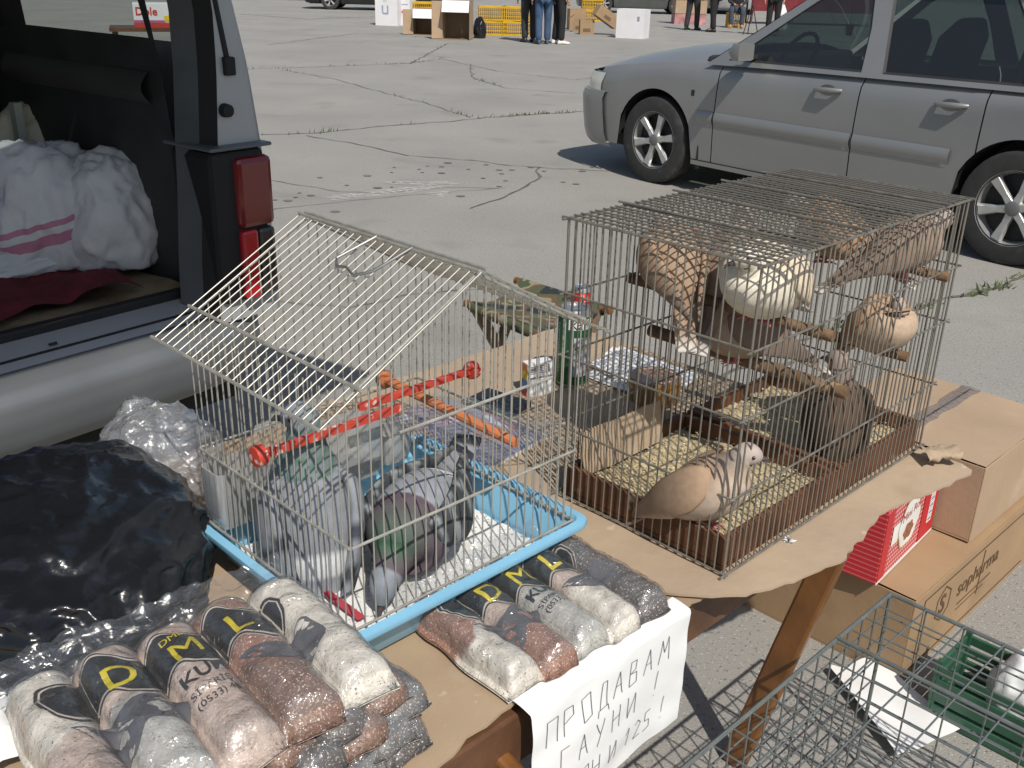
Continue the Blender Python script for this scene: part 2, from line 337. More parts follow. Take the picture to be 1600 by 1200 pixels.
mb = MB(); mb.grid(lambda u, v: Vector((x0+.025+(x1-x0-.05)*u, y0+.025+(y1-y0-.05)*v, .0085+.004*abs(nz(u*5, v*5, 2))+.003*nz(u*12, v*12)+.002)), 24, 24)
mb.build('newspaper_lining', news, ca, smooth='all')
mb = MB(); b_, a_ = cb_-.14, ca_-.06
mb.poly([cl(b_, a_-.05, CZ+.0195), cl(b_+.012, a_-.05, CZ+.0195), cl(b_+.012, a_+.05, CZ+.0195), cl(b_, a_+.05, CZ+.0195)]); mb.build('red_print', pm('red_ink', (.45, .05, .07), .7), ca, fixn=False)
wz0 = CZ+.056
jit = lambda s=.0008: random.uniform(-s, s)
NB = 24; NA = 22
for i in range(NB+1):      # gable walls: uprights up to the roof line
    b = CB0+(CB1-CB0)*i/NB
    for a in (CA0, CA1): wire(cl(b+jit(), a, wz0), cl(b+jit(), a, roofz(b)-.002), .00105, ca, zinc)
for i in range(1, NA):     # side walls
    a = CA0+(CA1-CA0)*i/NA
    for b in (CB0, CB1): wire(cl(b, a+jit(), wz0), cl(b, a+jit(), roofz(b)-.003), .00105, ca, zinc)
OA = .012                  # roof overhang along a
for i in range(24):        # roof wires
    a = CA0-OA+(CA1-CA0+2*OA)*i/23
    for s, eb in ((-1, .512), (1, 2*RBm-.512)): wire(cl(RBm+s*.003, a+jit(), RZ), cl(eb, a+jit(), roofz(eb)), .00108, ca, zinc)
def rail(pts, r=.0019, nm='rail'): MB().tube([cl(*p) for p in pts], r, 7).build(nm, zinc, ca, smooth=True)
for b in (RBm-.005, RBm+.005): rail([(b, CA0-OA, RZ+.002), (b, CA1+OA, RZ+.002)], .0022, 'ridge_rail')
for k in range(7):         # wires laid along the far slope
    b = RBm+.02+k*.033; rail([(b, CA0-OA-.002, roofz(b)+.0025), (b, CA1+OA, roofz(b)+.0025)], .0014, 'slope_rail')
for eb in (.512, .566, 2*RBm-.512, 2*RBm-.566): rail([(eb, CA0-OA-.003, roofz(eb)+.0026), (eb, CA1+OA+.003, roofz(eb)+.0026)], .0022, 'eave_rail')
for a in (CA0-.002, CA1+.002):
    for z in (wz0+.006, .842): rail([(CB0, a, z), (CB1, a, z)])
    for s in (-1, 1): rail([(RBm, a, RZ-.004), (RBm+s*(RBm-CB0), a, roofz(CB0)-.004)])
for b in (CB0-.002, CB1+.002):
    for z in (wz0+.006, .842): rail([(b, CA0, z), (b, CA1, z)])
rail([(CB0+.07, CA0-.003, .965), (CB1-.055, CA0-.003, .965)], .002, 'door_rail')
def sl(b, a, h=.004): return (b, a, roofz(b)+h)
MB().tube([cl(*p) for p in (sl(RBm-.004, .985, .006), sl(RBm-.055, 1.0, .012), sl(RBm-.066, .985, .013), sl(RBm-.062, .97, .012), sl(RBm-.07, .945, .013), sl(RBm-.055, .925, .012), sl(RBm-.004, .915, .006))], .0019, 7).build('carry_handle', pm('dark_zinc', (.34, .34, .33), .35, .8), ca, smooth=True)
# perches inside the cage
def perch(nm, p, q, r, mat, knob, kmat):
    o = MB().tube([cl(*p), cl(*q)], r, 4 if mat is red_pl else 10).build(nm, mat, ca, smooth=30)
    for c in knob:
        d = (cl(*q)-cl(*p)).normalized(); M_ = Matrix.Translation(cl(*c)) @ d.to_track_quat('Z', 'Y').to_matrix().to_4x4()
        MB().lathe([(.003, -.008), (.013, -.007), (.0145, 0), (.013, .006), (.004, .008)], 14, M_).build('knob', kmat, o, smooth=True)
pa, pz = RB(405, 712, CB0-.006)
p1 = (CB0-.006, pa, pz); perch('perch', p1, (CB0+.215, pa+.0, pz+.0), .0065, red_pl, [p1], red_pl)
q2b = CB1+.006; qa, qz = RB(738, 578, q2b)
q2 = (q2b, qa, qz); perch('perch', (CB0+.17, qa, qz), q2, .0062, red_pl, [q2], red_pl)
wb, wz = RA(601, 592, CA1+.004); eb_, ez_ = RA(735, 672, .98)
perch('wooden_perch', (wb, CA1+.004, wz), (wb+.012, .87, wz-.012), .0075, oran_w, [(wb, CA1+.004, wz)], oran_w)
feed_m = film('clear_feeder_plastic', (.80, .79, .74), .3, .3, .15, 40)
def feeder(b, a, wb, wa, h, z, nm='feeder_cup'):
    mb = MB(); rr_ = []
    for k, (s, zz) in enumerate(((.86, 0), (1, .3), (1, 1), (.95, 1), (.93, .3), (.8, .05))): rr_.append([v for v in rrect(-wb/2*s, wb/2*s, -wa/2*s, wa/2*s, .008, h*zz)])
    mb.loft(rr_); o = mb.build(nm, feed_m, ca, smooth=40); o.location = cl(b, a, z); return o
feeder(CB0+.035, CA1-.028, .085, .05, .085, .735); feeder(CB0+.215, CA1-.030, .10, .055, .09, .735); feeder(CB0+.30, CA1-.026, .05, .045, .05, .735)

# ------------------------------------------------------------------ box-shaped dove cage
DA0, DA1, DB0, DB1, DZ, DT = .62, .937, 1.045, 1.655, T+.017, 1.122
db_, da_ = (DB0+DB1)/2, (DA0+DA1)/2
dv = stall_thing('dove_cage', 'large rectangular grey wire cage full of doves over sawdust trays', 'bird cage', da_, db_, DZ)
def dl(b, a, z): return Vector((b-db_, a-da_, z-DZ))
NBd, NAd = 40, 20
def wob(): return random.uniform(-.0022, .0022)
for i in range(NBd+1):
    b = DB0+(DB1-DB0)*i/NBd; e = .002 if i in (0, NBd) else .0013
    for a in (DA0, DA1): wire(dl(b, a, DZ), dl(b+wob(), a, DT), e, dv, oldw)
    if 0 < i < NBd: wire(dl(b+wob(), DA0-.004, DT+.0028), dl(b+wob(), DA1+.004, DT+.0028), .0013, dv, oldw)
for i in range(1, NAd):
    a = DA0+(DA1-DA0)*i/NAd
    for b in (DB0, DB1): wire(dl(b, a, DZ), dl(b, a+wob(), DT), .0013, dv, oldw)
for i in range(1, 24):      # long roof wires
    a = DA0+(DA1-DA0)*i/24
    wire(dl(DB0-.006, a+wob(), DT+.0005), dl(DB1+.006, a+wob(), DT+.0005), .0011, dv, oldw)
def drail(p, q, r=.0019, nm='rail'): MB().tube([dl(*p), dl(*q)], r, 7).build(nm, oldw, dv, smooth=True)
for a in (DA0-.0028, DA1+.0028):
    for z in (DZ+.002, .80, .915, 1.01, DT): drail((DB0-.012, a, z), (DB1+.01, a, z), .0021 if z in (DT, DZ+.002) else .0017)
for b in (DB0-.0028, DB1+.0028):
    for z in (DZ+.004, .798, .913, 1.012, DT+.001): drail((b, DA0-.008, z), (b, DA1+.012, z), .0021 if z > 1.1 else .0017)
for f_ in (.2, .42, .64, .84): b = DB0+(DB1-DB0)*f_; drail((b, DA0-.01, DT+.006), (b, DA1+.012, DT+.006), .0018, 'roof_rail')
trayw = pm('stained_tray_wood', (.115, .048, .022), .7, var=.35, scale=22, bump=.25, bscale=60., speck=[((.33, .27, .2), 26., .66, .1)])
saw_m = pm('sawdust', (.43, .35, .21), .95, var=.22, scale=45, det=8, bump=.6, bscale=160., speck=[((.62, .55, .40), 130., .60, .08), ((.2, .15, .085), 110., .64, .08)])
def wtray(b0, b1):
    z0, z1, a0, a1 = .003, .052, DA0+.006, DA1-.008
    o = MB().bbox(b0-db_, b1-db_, a0-da_, a1-da_, z0, z0+.006).build('tray_floor', trayw, dv)
    for (q0, q1, r0, r1) in ((b0, b1, a0, a0+.011), (b0, b1, a1-.011, a1), (b0, b0+.011, a0+.0115, a1-.0115), (b1-.011, b1, a0+.0115, a1-.0115)):
        MB().bbox(q0-db_, q1-db_, r0-da_, r1-da_, z0+.0062, z1+random.uniform(-.002, .001)).build('tray_board', trayw, o, bevel=.0015)
    mb = MB(); mb.grid(lambda u, v: Vector((b0+.0115+(b1-b0-.023)*u-db_, a0+.0115+(a1-a0-.023)*v-da_, .026+.007*nz(u*7+b0*9, v*6, 3)+.004*nz(u*25, v*25, b0)+.0015*random.random())), 60, 60)
    mb.build('sawdust_bedding', saw_m, o, smooth='all')['kind'] = 'stuff'
    mb = MB()
    for _ in range(900):      # husks and wood flakes
        x = random.uniform(b0+.015, b1-.015)-db_; y = random.uniform(a0+.015, a1-.015)-da_; s = random.uniform(.0012, .0035); an = random.random()*6.28; z = .033+random.random()*.003
        ux = Vector((math.cos(an), math.sin(an), random.uniform(-.4, .4)))*s; uy = Vector((-math.sin(an), math.cos(an), random.uniform(-.4, .4)))*s*.5
        mb.add([Vector((x, y, z))+p for p in (ux, uy, -ux, -uy)], [(0, 1, 2, 3)])
    mb.build('seed_husks', pm('husks', (.55, .47, .31), .8, var=.4, scale=80), o, fixn=False)['kind'] = 'stuff'
wtray(DB0+.006, DB0+.318); wtray(DB0+.328, DB1-.006)
mb = MB(); mb.grid(lambda u, v: Vector((DB0+.02+.20*u-db_, DA1-.0225-.012*(1-v)+.004*nz(u*4, v*3)-da_, .035+.072*v+.008*u*v*nz(u*3))), 10, 6); mb.grid(lambda u, v: Vector((DB0+.02+.20*u-db_, DA1-.0255-.012*(1-v)+.004*nz(u*4, v*3)-da_, .035+.072*v+.008*u*v*nz(u*3))), 10, 6, flip=True)
mb.build('cardboard_lining', card2_m, dv, smooth='all', fixn=False)
stick_m = pm('bark_stick', (.16, .095, .05), .8, var=.35, scale=30, bump=.4, bscale=60., speck=[((.36, .23, .12), 18., .58, .1)])
def stick(p, q, r, nm='perch'):
    p = dl(*p); q = dl(*q); n = 9
    MB().tube([p.lerp(q, k/n)+Vector((nz(k*1.3, r*99), nz(k*1.7, 5+r*99), nz(k, 9)))*.003 for k in range(n+1)], [r*(1+.14*nz(k*2.1, r*50)) for k in range(n+1)], 9).build(nm, stick_m, dv, smooth=True)
def RD(x, y, a): b, z = RA(x, y, a); return (b, a, z)
# sticks lie along b (left-right of the cage) at mid depth, and one upper stick at the far end
pA0 = RD(955, 433, .80); pA = (DB0-.01, .80, RA(955, 433, .80)[1]); 
zA = RD(1160, 480, .70)[2]

# ---- birds --------------------------------------------------------
def ring(c, t, wy, hz, n=18, flat=0.):
    """ellipse ring round c, normal along tangent t (bird x-z plane + yaw)"""
    t = t.normalized(); side = Vector((0, 1, 0)); side = (side-t*side.dot(t)).normalized(); upv = side.cross(t)*-1
    if upv.z < 0 and abs(upv.z) > .2: upv = -upv
    return [c+side*wy*math.cos(a)+upv*hz*math.sin(a) for a in [2*math.pi*i/n for i in range(n)]]
def bird(name, label, cat, loc, rz, pal, pitch=0., neck=(60., .052), head=(0., 0.), tail=0., scale=1., group=None, legs=True, fat=1.):
    """pal(part, t, s) -> colour; t runs tail 0 .. head 1, s = -1 under .. 1 top. pitch raises the breast."""
    root = thing(name, label, cat, loc, rz, group)
    hip = Vector((-.005, 0, .062))
    trunk = [(-.185, .012, .020, .0035), (-.15, .02, .021, .0045), (-.105, .031, .019, .008), (-.072, .044, .025*fat, .019), (-.045, .053, .035*fat, .031*fat), (-.01, .060, .0445*fat, .041*fat), (.028, .069, .0455*fat, .044*fat), (.056, .083, .037*fat, .038*fat)]
    M_ = Matrix.Translation(hip) @ Matrix.Rotation(-R(pitch), 4, 'Y') @ Matrix.Translation(-hip)
    rump = Vector((-.072, 0, .044)); Mt = Matrix.Translation(rump) @ Matrix.Rotation(R(tail), 4, 'Y') @ Matrix.Translation(-rump)
    pts = []
    for k, (x, z, wy, hz) in enumerate(trunk):
        v = Vector((x, 0, z))
        if k < 3: v = Mt @ v
        pts.append((*(M_ @ v), wy, hz))
    b0 = Vector(pts[-1][:3]); na, nl = neck; nd = Vector((math.cos(R(na)), 0, math.sin(R(na))))
    c1 = b0+nd*nl*.45; c2 = b0+nd*nl*.9; hp, hy = head; hd = Vector((math.cos(R(hp))*math.cos(R(hy)), math.cos(R(hp))*math.sin(R(hy)), math.sin(R(hp))))
    hc = c2+nd*.012+hd*.004
    pts += [(*c1, .0265, .0285), (*c2, .0195, .0205), (*hc, .0178, .0192), (*(hc+hd*.013-Vector((0, 0, .0015))), .0135, .0145), (*(hc+hd*.021-Vector((0, 0, .004))), .0065, .007)]
    sp = crom(pts, 5); n = 20; rings = []; cols = []
    for k, q in enumerate(sp):
        c = Vector(q[:3]); t = Vector(sp[min(k+1, len(sp)-1)][:3])-Vector(sp[max(k-1, 0)][:3]); rings.append(ring(c, t, q[3], q[4], n))
        cols += [pal('body', k/(len(sp)-1), math.sin(2*math.pi*i/n)) for i in range(n)]
    fm = pm('feathers', (.5, .5, .5), .75, var=.10, scale=90, det=6, bump=.08, bscale=300., attr='Col', spec=.25)
    MB().loft(rings, True, cols).build('body', fm, root, smooth='all')
    # folded wings: shells over the flanks
    wpts = [(.052, .028*fat, .094, .006, .012), (.040, .0385*fat, .090, .010, .025), (.015, .044*fat, .082, .011, .034), (-.02, .042*fat, .072, .011, .034), (-.055, .034*fat, .062, .010, .028), (-.09, .023*fat, .050, .008, .019), (-.125, .013*fat, .038, .005, .010), (-.155, .007, .029, .002, .004)]
    for s in (-1, 1):
        sp2 = crom([(x, y, z, a, b) for x, y, z, a, b in wpts], 4); rr_ = []; cc = []; m_ = 12
        for k, (x, y, z, wy, hz) in enumerate(sp2):
            c = Vector((x, y*s, z)); yaw = s*.25
            rr_.append([M_ @ (c+Vector((0, s*wy*math.cos(a)-s*.006*math.sin(a)*(hz/.03), hz*math.sin(a)))) for a in [2*math.pi*i/m_ for i in range(m_)]])
            cc += [pal('wing', k/(len(sp2)-1), math.sin(2*math.pi*i/m_)) for i in range(m_)]
        MB().loft(rr_, True, cc).build('wing', fm, root, smooth='all')
    be = pm('dark_beak', (.06, .05, .05), .5)
    bb = hc+hd*.020-Vector((0, 0, .0035)); tip = bb+hd*.017+Vector((0, 0, -.005))
    MB().tube([bb, bb.lerp(tip, .55)+Vector((0, 0, .0030)), tip], [.0047, .0036, .0006], 8).build('beak', be, root, smooth=True)
    sd_ = hd.cross(Vector((0, 0, 1))).normalized()
    for s in (-1, 1):
        c = hc+hd*.006+sd_*s*.0162+Vector((0, 0, .003)); MB().lathe([(.0002, -.003), (.0024, -.0018), (.003, 0), (.0024, .0018), (.0002, .003)], 8, Matrix.Translation(c)).build('eye', pm('dark_eye', (.03, .012, .008), .15), root, smooth='all')
    if legs:
        lm = pm('pink_leg', (.48, .16, .15), .6)
        for s in (-1, 1):
            k_ = M_ @ Vector((-.002, s*.016, .034)); f_ = Vector((k_.x+.004, s*.017, .004)); mb = MB(); mb.tube([k_, f_], [.006, .0028], 7)
            for an in (-28, 0, 28, 180): mb.tube([f_, f_+Vector((math.cos(R(an))*.013, math.sin(R(an))*.013, .001)), f_+Vector((math.cos(R(an))*.024, math.sin(R(an))*.024, -.002))], [.0026, .0022, .0009], 6)
            mb.build('leg', lm, root, smooth=True)
    root.scale = (scale,)*3
    return root
def mixc(a, b, t): t = max(0., min(1., t)); return tuple(x+(y-x)*t for x, y in zip(a, b))
def dove_pal(back, breast, headc, tailc=(.20, .15, .12), tip=(.62, .58, .53), wingc=None, edge=(.30, .25, .20), seed=0.):
    def f(part, t, s):
        if part == 'wing':
            c = mixc(wingc or back, (.17, .13, .11), max(0, (t-.55)*2.0)); k = abs(math.sin(t*30+s*1.5)); c = mixc(c, tuple(x*.8 for x in c), max(0, k-.8)*2.0 if t > .35 else 0)
            return mixc(c, (.60, .56, .50), .65*max(0, -s-.72)*3 if t > .45 else 0)
        if t < .07: return mixc(tip, tailc, t/.07-.2) if s > -.3 else tip
        if t < .22: c = mixc(tailc, back, (t-.10)*8); return c if s > -.2 else mixc(c, (.5, .47, .44), .6)
        c = mixc(breast, back, (s+.25)*1.7) if t < .62 else mixc(breast, mixc(back, headc, (t-.6)*6), (s+.5)*1.5)
        if .735 < t < .765 and s > .15: return (.03, .03, .035)
        if t > .78: c = mixc(c, headc, (t-.76)*9)
        return c
    return f
def pig_pal(kind):
    def f(part, t, s):
        if kind == 'bar':
            if part == 'wing':
                if .46 < t+.06*s < .545 or .64 < t+.06*s < .72: return (.055, .06, .075)
                return mixc((.235, .25, .275), (.11, .12, .135), (t-.75)*4)
            if t < .05: return (.05, .055, .065)
            if t < .30: return (.30, .325, .36)
            if t < .36 and s > 0: return (.6, .61, .62)
            if t > .60: return mixc((.16, .20, .21) if int(t*60+s*3) % 3 else (.08, .15, .12), (.24, .26, .30), (t-.76)*9)
            return mixc((.22, .235, .26), (.22, .235, .26), s)
        if part == 'wing':
            v = math.sin(t*46+s*5)*math.sin(s*7+t*9); c = (.05, .055, .06) if v > -.35 else (.24, .26, .27); return mixc(c, (.16, .15, .15), (t-.72)*4)
        if t < .055: return (.045, .05, .055)
        if t < .25: return (.26, .275, .30)
        if t < .33 and s > 0: return (.72, .72, .72)
        if t > .52:
            if t > .78: return (.22, .24, .27)
            g_ = max(0, 1-abs(t-.66)/.10)*max(0, s); return mixc((.11, .085, .10), (.05, .13, .07), g_)
        return (.27, .29, .32)
    return f
AX45 = R(45)     # +b heading; +a heading = 135 deg
GD = 'doves in the rectangular wire cage'
buff = ((.35, .24, .16), (.47, .37, .29), (.42, .35, .31)); grey = ((.26, .19, .145), (.36, .27, .21), (.36, .30, .27)); cream = ((.66, .56, .42), (.74, .67, .55), (.72, .65, .55)); dark = ((.10, .065, .045), (.30, .20, .11), (.28, .22, .19)); ora = ((.37, .235, .14), (.44, .33, .24), (.38, .32, .285))
def pv(x, y, a): b, z = RA(x, y, a); return W(a, b, z)
# 1: floor dove in front
zf = DZ+.0365
bird('dove', 'buff collared dove standing on the sawdust by the cage corner post', 'dove', P(1088, 822, zf), R(-40), dove_pal(*buff), pitch=24, neck=(62, .045), head=(-8, 40), tail=-2, scale=.90, group=GD, fat=1.12)
# perch A carries a buff dove, a cream dove
ya = .80
zA = RA(1000, 446, ya)[1]
SA = (1.235, .989); SL = (1.303, .885); SU = (1.60, 1.004); SR = (1.50, .891)      # (b, z) of the four sticks, all running front to back
for (b_s, z_s), r_s in ((SA, .0085), (SL, .0105), (SU, .008), (SR, .0085)): stick((b_s, DA0-.014, z_s), (b_s-.03, DA1+.012, z_s+.012), r_s)
def onstick(px, st):      # point on a stick that shows at photo column px
    b_s, z_s = st; best = None
    for k in range(101):
        t = k/100; a_s = DA0+.02+(DA1-DA0-.04)*t; q = W(a_s, b_s-.03*t, z_s+.012*t)-Vector((0, 0, CAM_H)); x_ = 800+FPX*q.dot(_r)/q.dot(_f)
        if best is None or abs(x_-px) < best[0]: best = (abs(x_-px), q)
    return best[1]+Vector((0, 0, CAM_H-.006))
bird('dove', 'brown dove with its back turned and white rump, perched beside the cream dove', 'dove', onstick(1048, SA), R(100), dove_pal(*buff, tailc=(.34, .24, .17)), pitch=14, neck=(52, .024), head=(-5, 25), tail=-34, scale=.80, group=GD, fat=1.3)
bird('dove', 'cream white dove perched with its breast to the cage corner', 'dove', onstick(1190, SA), R(-128), dove_pal(*cream, tailc=(.5, .44, .36), wingc=(.66, .55, .42)), pitch=12, neck=(48, .024), head=(-14, -40), tail=0, scale=.90, group=GD, fat=1.42)
bird('dove', 'pinkish dove half hidden behind the brown dove with white rump', 'dove', onstick(1090, SA)+Vector((.05, .035, -.005)), R(60), dove_pal(*grey), pitch=30, neck=(70, .034), head=(0, 10), tail=0, scale=.82, group=GD, fat=1.1)
# lower perch and shaded dove
yb = .74
bird('dove', 'grey brown dove in the shade on the lower stick under the cream dove', 'dove', onstick(1150, SL), R(-172), dove_pal(*grey, wingc=(.2, .14, .11)), pitch=12, neck=(50, .03), head=(-4, 0), tail=0, scale=.92, group=GD, fat=1.3)
# upper far stick with two doves
yc = .80
bird('dove', 'rusty orange dove leaning left on the upper stick under the cage roof', 'dove', onstick(1300, SU)+Vector((0, 0, -.016)), R(158), dove_pal(*ora), pitch=14, neck=(28, .028), head=(-16, 20), tail=0, scale=.86, group=GD, fat=1.25)
bird('dove', 'grey dove facing the open lot on the upper stick', 'dove', onstick(1405, SU)+Vector((0, 0, -.016)), R(12), dove_pal(*grey), pitch=12, neck=(40, .028), head=(0, 12), tail=2, scale=.84, group=GD, fat=1.15)
# right stick with a ball-shaped orange dove
yd = .735
bird('dove', 'fluffed orange dove curled up on the short stick by the far end of the cage', 'dove', onstick(1368, SR), R(-62), dove_pal(*ora), pitch=30, neck=(74, .012), head=(-20, -40), tail=0, scale=.68, group=GD, fat=1.6)
# low stick and dark patterned dove
ye = .715
bird('dove', 'dark scaly brown dove with its back turned, tail down to the sawdust', 'dove', P(1296, 705, zf), R(105), dove_pal(*dark, tailc=(.26, .23, .2), wingc=(.05, .036, .03)), pitch=58, neck=(88, .04), head=(0, 30), tail=4, scale=.92, group=GD, fat=1.15)
# pigeons in the gable cage
GP = 'pigeons in the gable cage'
zp = CZ+.018
bird('pigeon', 'pale grey pigeon with two dark wing bars standing tall with its back turned', 'pigeon', P(492, 890, zp), R(112), pig_pal('bar'), pitch=52, neck=(94, .065), head=(0, 60), tail=-4, scale=1.15, group=GP, fat=1.15)
bird('pigeon', 'dark chequered pigeon with green neck bowing down into the tray', 'pigeon', P(655, 872, zp), R(-106), pig_pal('check'), pitch=-20, neck=(-30, .045), head=(-60, 0), tail=2, scale=1.12, group=GP, fat=1.2)

# ------------------------------------------------------------------ grit packs (quilted clear bags of coloured grit, printed)
ink_k = pm('black_ink', (.018, .018, .018), .3, var=.1); ink_y = pm('yellow_ink', (.62, .50, .02), .35, var=.1); ink_g = pm('grey_ink', (.10, .10, .11), .35, var=.2); ink_w = pm('outline_ink', (.03, .025, .025), .4)
grit_m = pm('grit_in_plastic', (.5, .5, .5), .35, var=.16, scale=90, det=8, bump=.3, bscale=220., attr='Col', coat=.15, speck=[((.62, .56, .5), 420., .60, .08), ((.26, .14, .10), 300., .66, .06), ((.10, .085, .08), 380., .66, .05)])
film_m = film('clear_bag_film', (.97, .975, .98), .05, .3, .9, 30)
GC = {'w': (.66, .62, .54), 'p': (.50, .395, .335), 'r': (.31, .165, .12), 'g': (.44, .435, .40), 'd': (.12, .11, .105), 'b': (.22, .135, .10), 'o': (.46, .28, .18), 's': (.17, .17, .165)}
def grit_pack(name, label, a, b, z, rot, cols, lb=.27, la=.21, th=.036, seed=0., printed=True, flap=True, group=None, tilt=0., ends=None):
    root = thing(name, label, 'grit bag', W(a, b, z), R(45)+rot, group); root.rotation_euler.x = tilt; nt = len(cols)
    def hgt(u, v):       # u along the row of tubes, v from the near end to the sealed far end
        k = u*nt; f = k-math.floor(k); e = min(1., v/.07, (1-v)/.12); e = math.sqrt(max(0., e*(2-e)))
        prof = max(0., 1-abs(2*f-1)**2.6)**.55; i = min(nt-1, int(k))
        lump = 1+.20*nz(i*3.7+seed, v*3.2+seed)+.08*nz(u*14+seed, v*14)
        eu = min(1., u/.02, (1-u)/.02)
        return th*(.16+.84*prof)*e*lump*max(.15, eu)
    def edge(u, v): return Vector(((u-.5)*lb*(1+.05*nz(v*4, seed)), (v-.5)*la+.016*nz(math.floor(min(u, .999)*nt)*2.3+seed, 1)*(1-v)+.006*nz(u*9, seed), 0))
    def top(u, v): p = edge(u, v); p.z = .004+hgt(u, v); return p
    def colr(u, v):
        i = min(nt-1, int(u*nt)); c = GC[cols[i]]
        if ends and v < .45+.14*nz(u*6+seed, v*5): c = GC[ends[i]]
        return mixc(c, tuple(x*.6 for x in c), .9*nz(u*23+seed, v*17, 2)+.15)
    mb = MB(); n1 = nt*14
    mb.grid(top, n1, 40, colr); mb.grid(lambda u, v: edge(u, v)+Vector((0, 0, .0015+.0*u)), n1, 40, colr, flip=True)
    W1 = n1+1; o2 = W1*41
    for i in range(n1): mb.f += [(i, i+1, o2+i+1, o2+i), (40*W1+i+1, 40*W1+i, o2+40*W1+i, o2+40*W1+i+1)]
    for j in range(40): mb.f += [((j+1)*W1, j*W1, o2+j*W1, o2+(j+1)*W1), (j*W1+n1, (j+1)*W1+n1, o2+(j+1)*W1+n1, o2+j*W1+n1)]
    mb.build('grit_tubes', grit_m, root, smooth='all', fixn=False)
    on = lambda e: (lambda p: (lambda q: Vector((q.x, q.y, q.z+e)))(top(min(.995, max(.005, p.x/lb+.5)), min(.995, max(.005, p.y/la+.5)))))
    if printed:
        vm, hv = .70, .125       # black capsule band with yellow letters across the tubes
        def cap(e, uu0, uu1, dv, mat, nm):
            def fn(u, v):
                x = uu0+(uu1-uu0)*u; r_ = dv*la/lb; d = min(x-uu0, uu1-x); k = 1. if d > r_ else math.sqrt(max(0, 1-(1-d/r_)**2))
                return on(e)(Vector(((x-.5)*lb, (vm+.05*math.sin(x*nt*6.283)-.5)*la+(2*v-1)*dv*la*k, 0)))
            MB().grid(fn, 80, 10).build(nm, mat, root, smooth='all', fixn=False)
        cap(.0007, .06, .86, hv+.03, pm('pale_ink', (.55, .50, .44), .4), 'print_border'); cap(.0010, .065, .855, hv+.024, ink_w, 'print_line'); cap(.0013, .075, .845, hv+.012, pm('pale_ink2', (.52, .46, .40), .4), 'print_gap'); cap(.0017, .08, .84, hv, ink_k, 'print_band')
        for i, ch in enumerate('DML'):
            M_ = Matrix.Translation(((.247+i*.2-.5)*lb, (vm-.085+(i-1)*.01-.5)*la, 0)); lettering('print_letter', ch, .046, M_, ink_y, root, on(.0023), 2, .0 if ch == 'M' else .012)
        lettering('print_letter', 'DML', .013, Matrix.Translation(((.445-.5)*lb, (vm+.085-.5)*la, 0)), ink_y, root, on(.0023), 1)
        lettering('print_letter', 'KUM', .024, Matrix.Translation(((.425-.5)*lb, (.455-.5)*la, 0)), ink_k, root, on(.0012), 2, .02)
        lettering('print_letter', 'SİPARİŞ', .012, Matrix.Translation(((.425-.5)*lb, (.37-.5)*la, 0)), ink_k, root, on(.0012), 1)
        lettering('print_letter', '(0533) 48', .012, Matrix.Translation(((.425-.5)*lb, (.31-.5)*la, 0)), ink_k, root, on(.0012), 1)
        def blot(u0, v0, pts):
            m2 = MB(); cx, cy = u0, v0; ring0 = [(cx+x, cy+y) for x, y in crom([*pts, pts[0]], 5)[:-1]]; vs = [on(.001)(Vector(((cx-.5)*lb, (cy-.5)*la, 0)))]
            for k in (.35, .7, 1.): vs += [on(.001)(Vector(((cx+(x-cx)*k-.5)*lb, (cy+(y-cy)*k-.5)*la, 0))) for x, y in ring0]
            n_ = len(ring0); fs = [(0, 1+i, 1+(i+1) % n_) for i in range(n_)]
            for q in range(2): fs += [(1+q*n_+i, 1+(q+1)*n_+i, 1+(q+1)*n_+(i+1) % n_, 1+q*n_+(i+1) % n_) for i in range(n_)]
            m2.add(vs, fs).build('printed_shape', ink_g, root, smooth='all', fixn=False)
        blot(.27, .36, [(-.16, .13), (-.05, .10), (.06, .14), (.15, .05), (.10, -.07), (.02, -.05), (-.05, -.14), (-.10, -.02)])
        blot(.74, .40, [(-.12, .10), (.02, .07), (.12, .15), (.15, -.02), (.05, -.10), (-.06, -.05)])
    MB().grid(lambda u, v: on(.0032+.0022*abs(nz(u*26+seed, v*9, 4))+.0015*abs(nz(u*60, v*22, seed)))(Vector(((u-.5)*lb*.985, (v-.5)*la*.97, 0))), 110, 60).build('clear_wrap', film('pack_film', (.98, .98, .985), .04, .22, .7, 45., .10), root, smooth='all', fixn=False)
    if flap:
        mb = MB(); mb.grid(lambda u, v: Vector(((u-.5)*lb*1.02, la*.49+v*.055+.008*nz(u*9, seed), .007+.020*v+.013*nz(u*11+seed, v*3)+.005*nz(u*30, v*9, seed))), 60, 8); mb.build('clear_flap', film_m, root, smooth='all', fixn=False)
    return root
GG = 'grit bags piled on the stall'
grit_pack('grit_bag', 'printed clear bag of four grit tubes lying above the hanging paper sign', .733, .795, T+.0105, R(-3), ['r', 'p', 'g', 'p', 'd'], lb=.285, la=.205, seed=2.2, ends=['w', 'r', 'g', 'w', 'd'], group=GG)
zz = T+.0105
low = [(.745, .395, .03, ['s', 'd', 'b', 's', 'd']), (.755, .385, -.05, ['d', 's', 'b', 'd', 's']), (.745, .40, .06, ['s', 'b', 'd', 'b', 's']), (.76, .385, -.02, ['o', 's', 'b', 'd', 'b'])]
txt = ['bottom', 'second', 'third', 'fourth']
for k, (a, b, r_, cs) in enumerate(low):
    grit_pack('grit_bag', ['shiny dark grit bag at the very bottom of the pile', 'dark grit bag lying second from the bottom of the pile', 'dark and brown grit bag in the middle of the pile', 'speckled orange and dark grit bag right under the printed top bag'][k], a, b, zz, r_, cs, lb=.29, la=.20, th=.031, seed=5+k*3.1, printed=False, flap=False, group=GG); zz += .0215
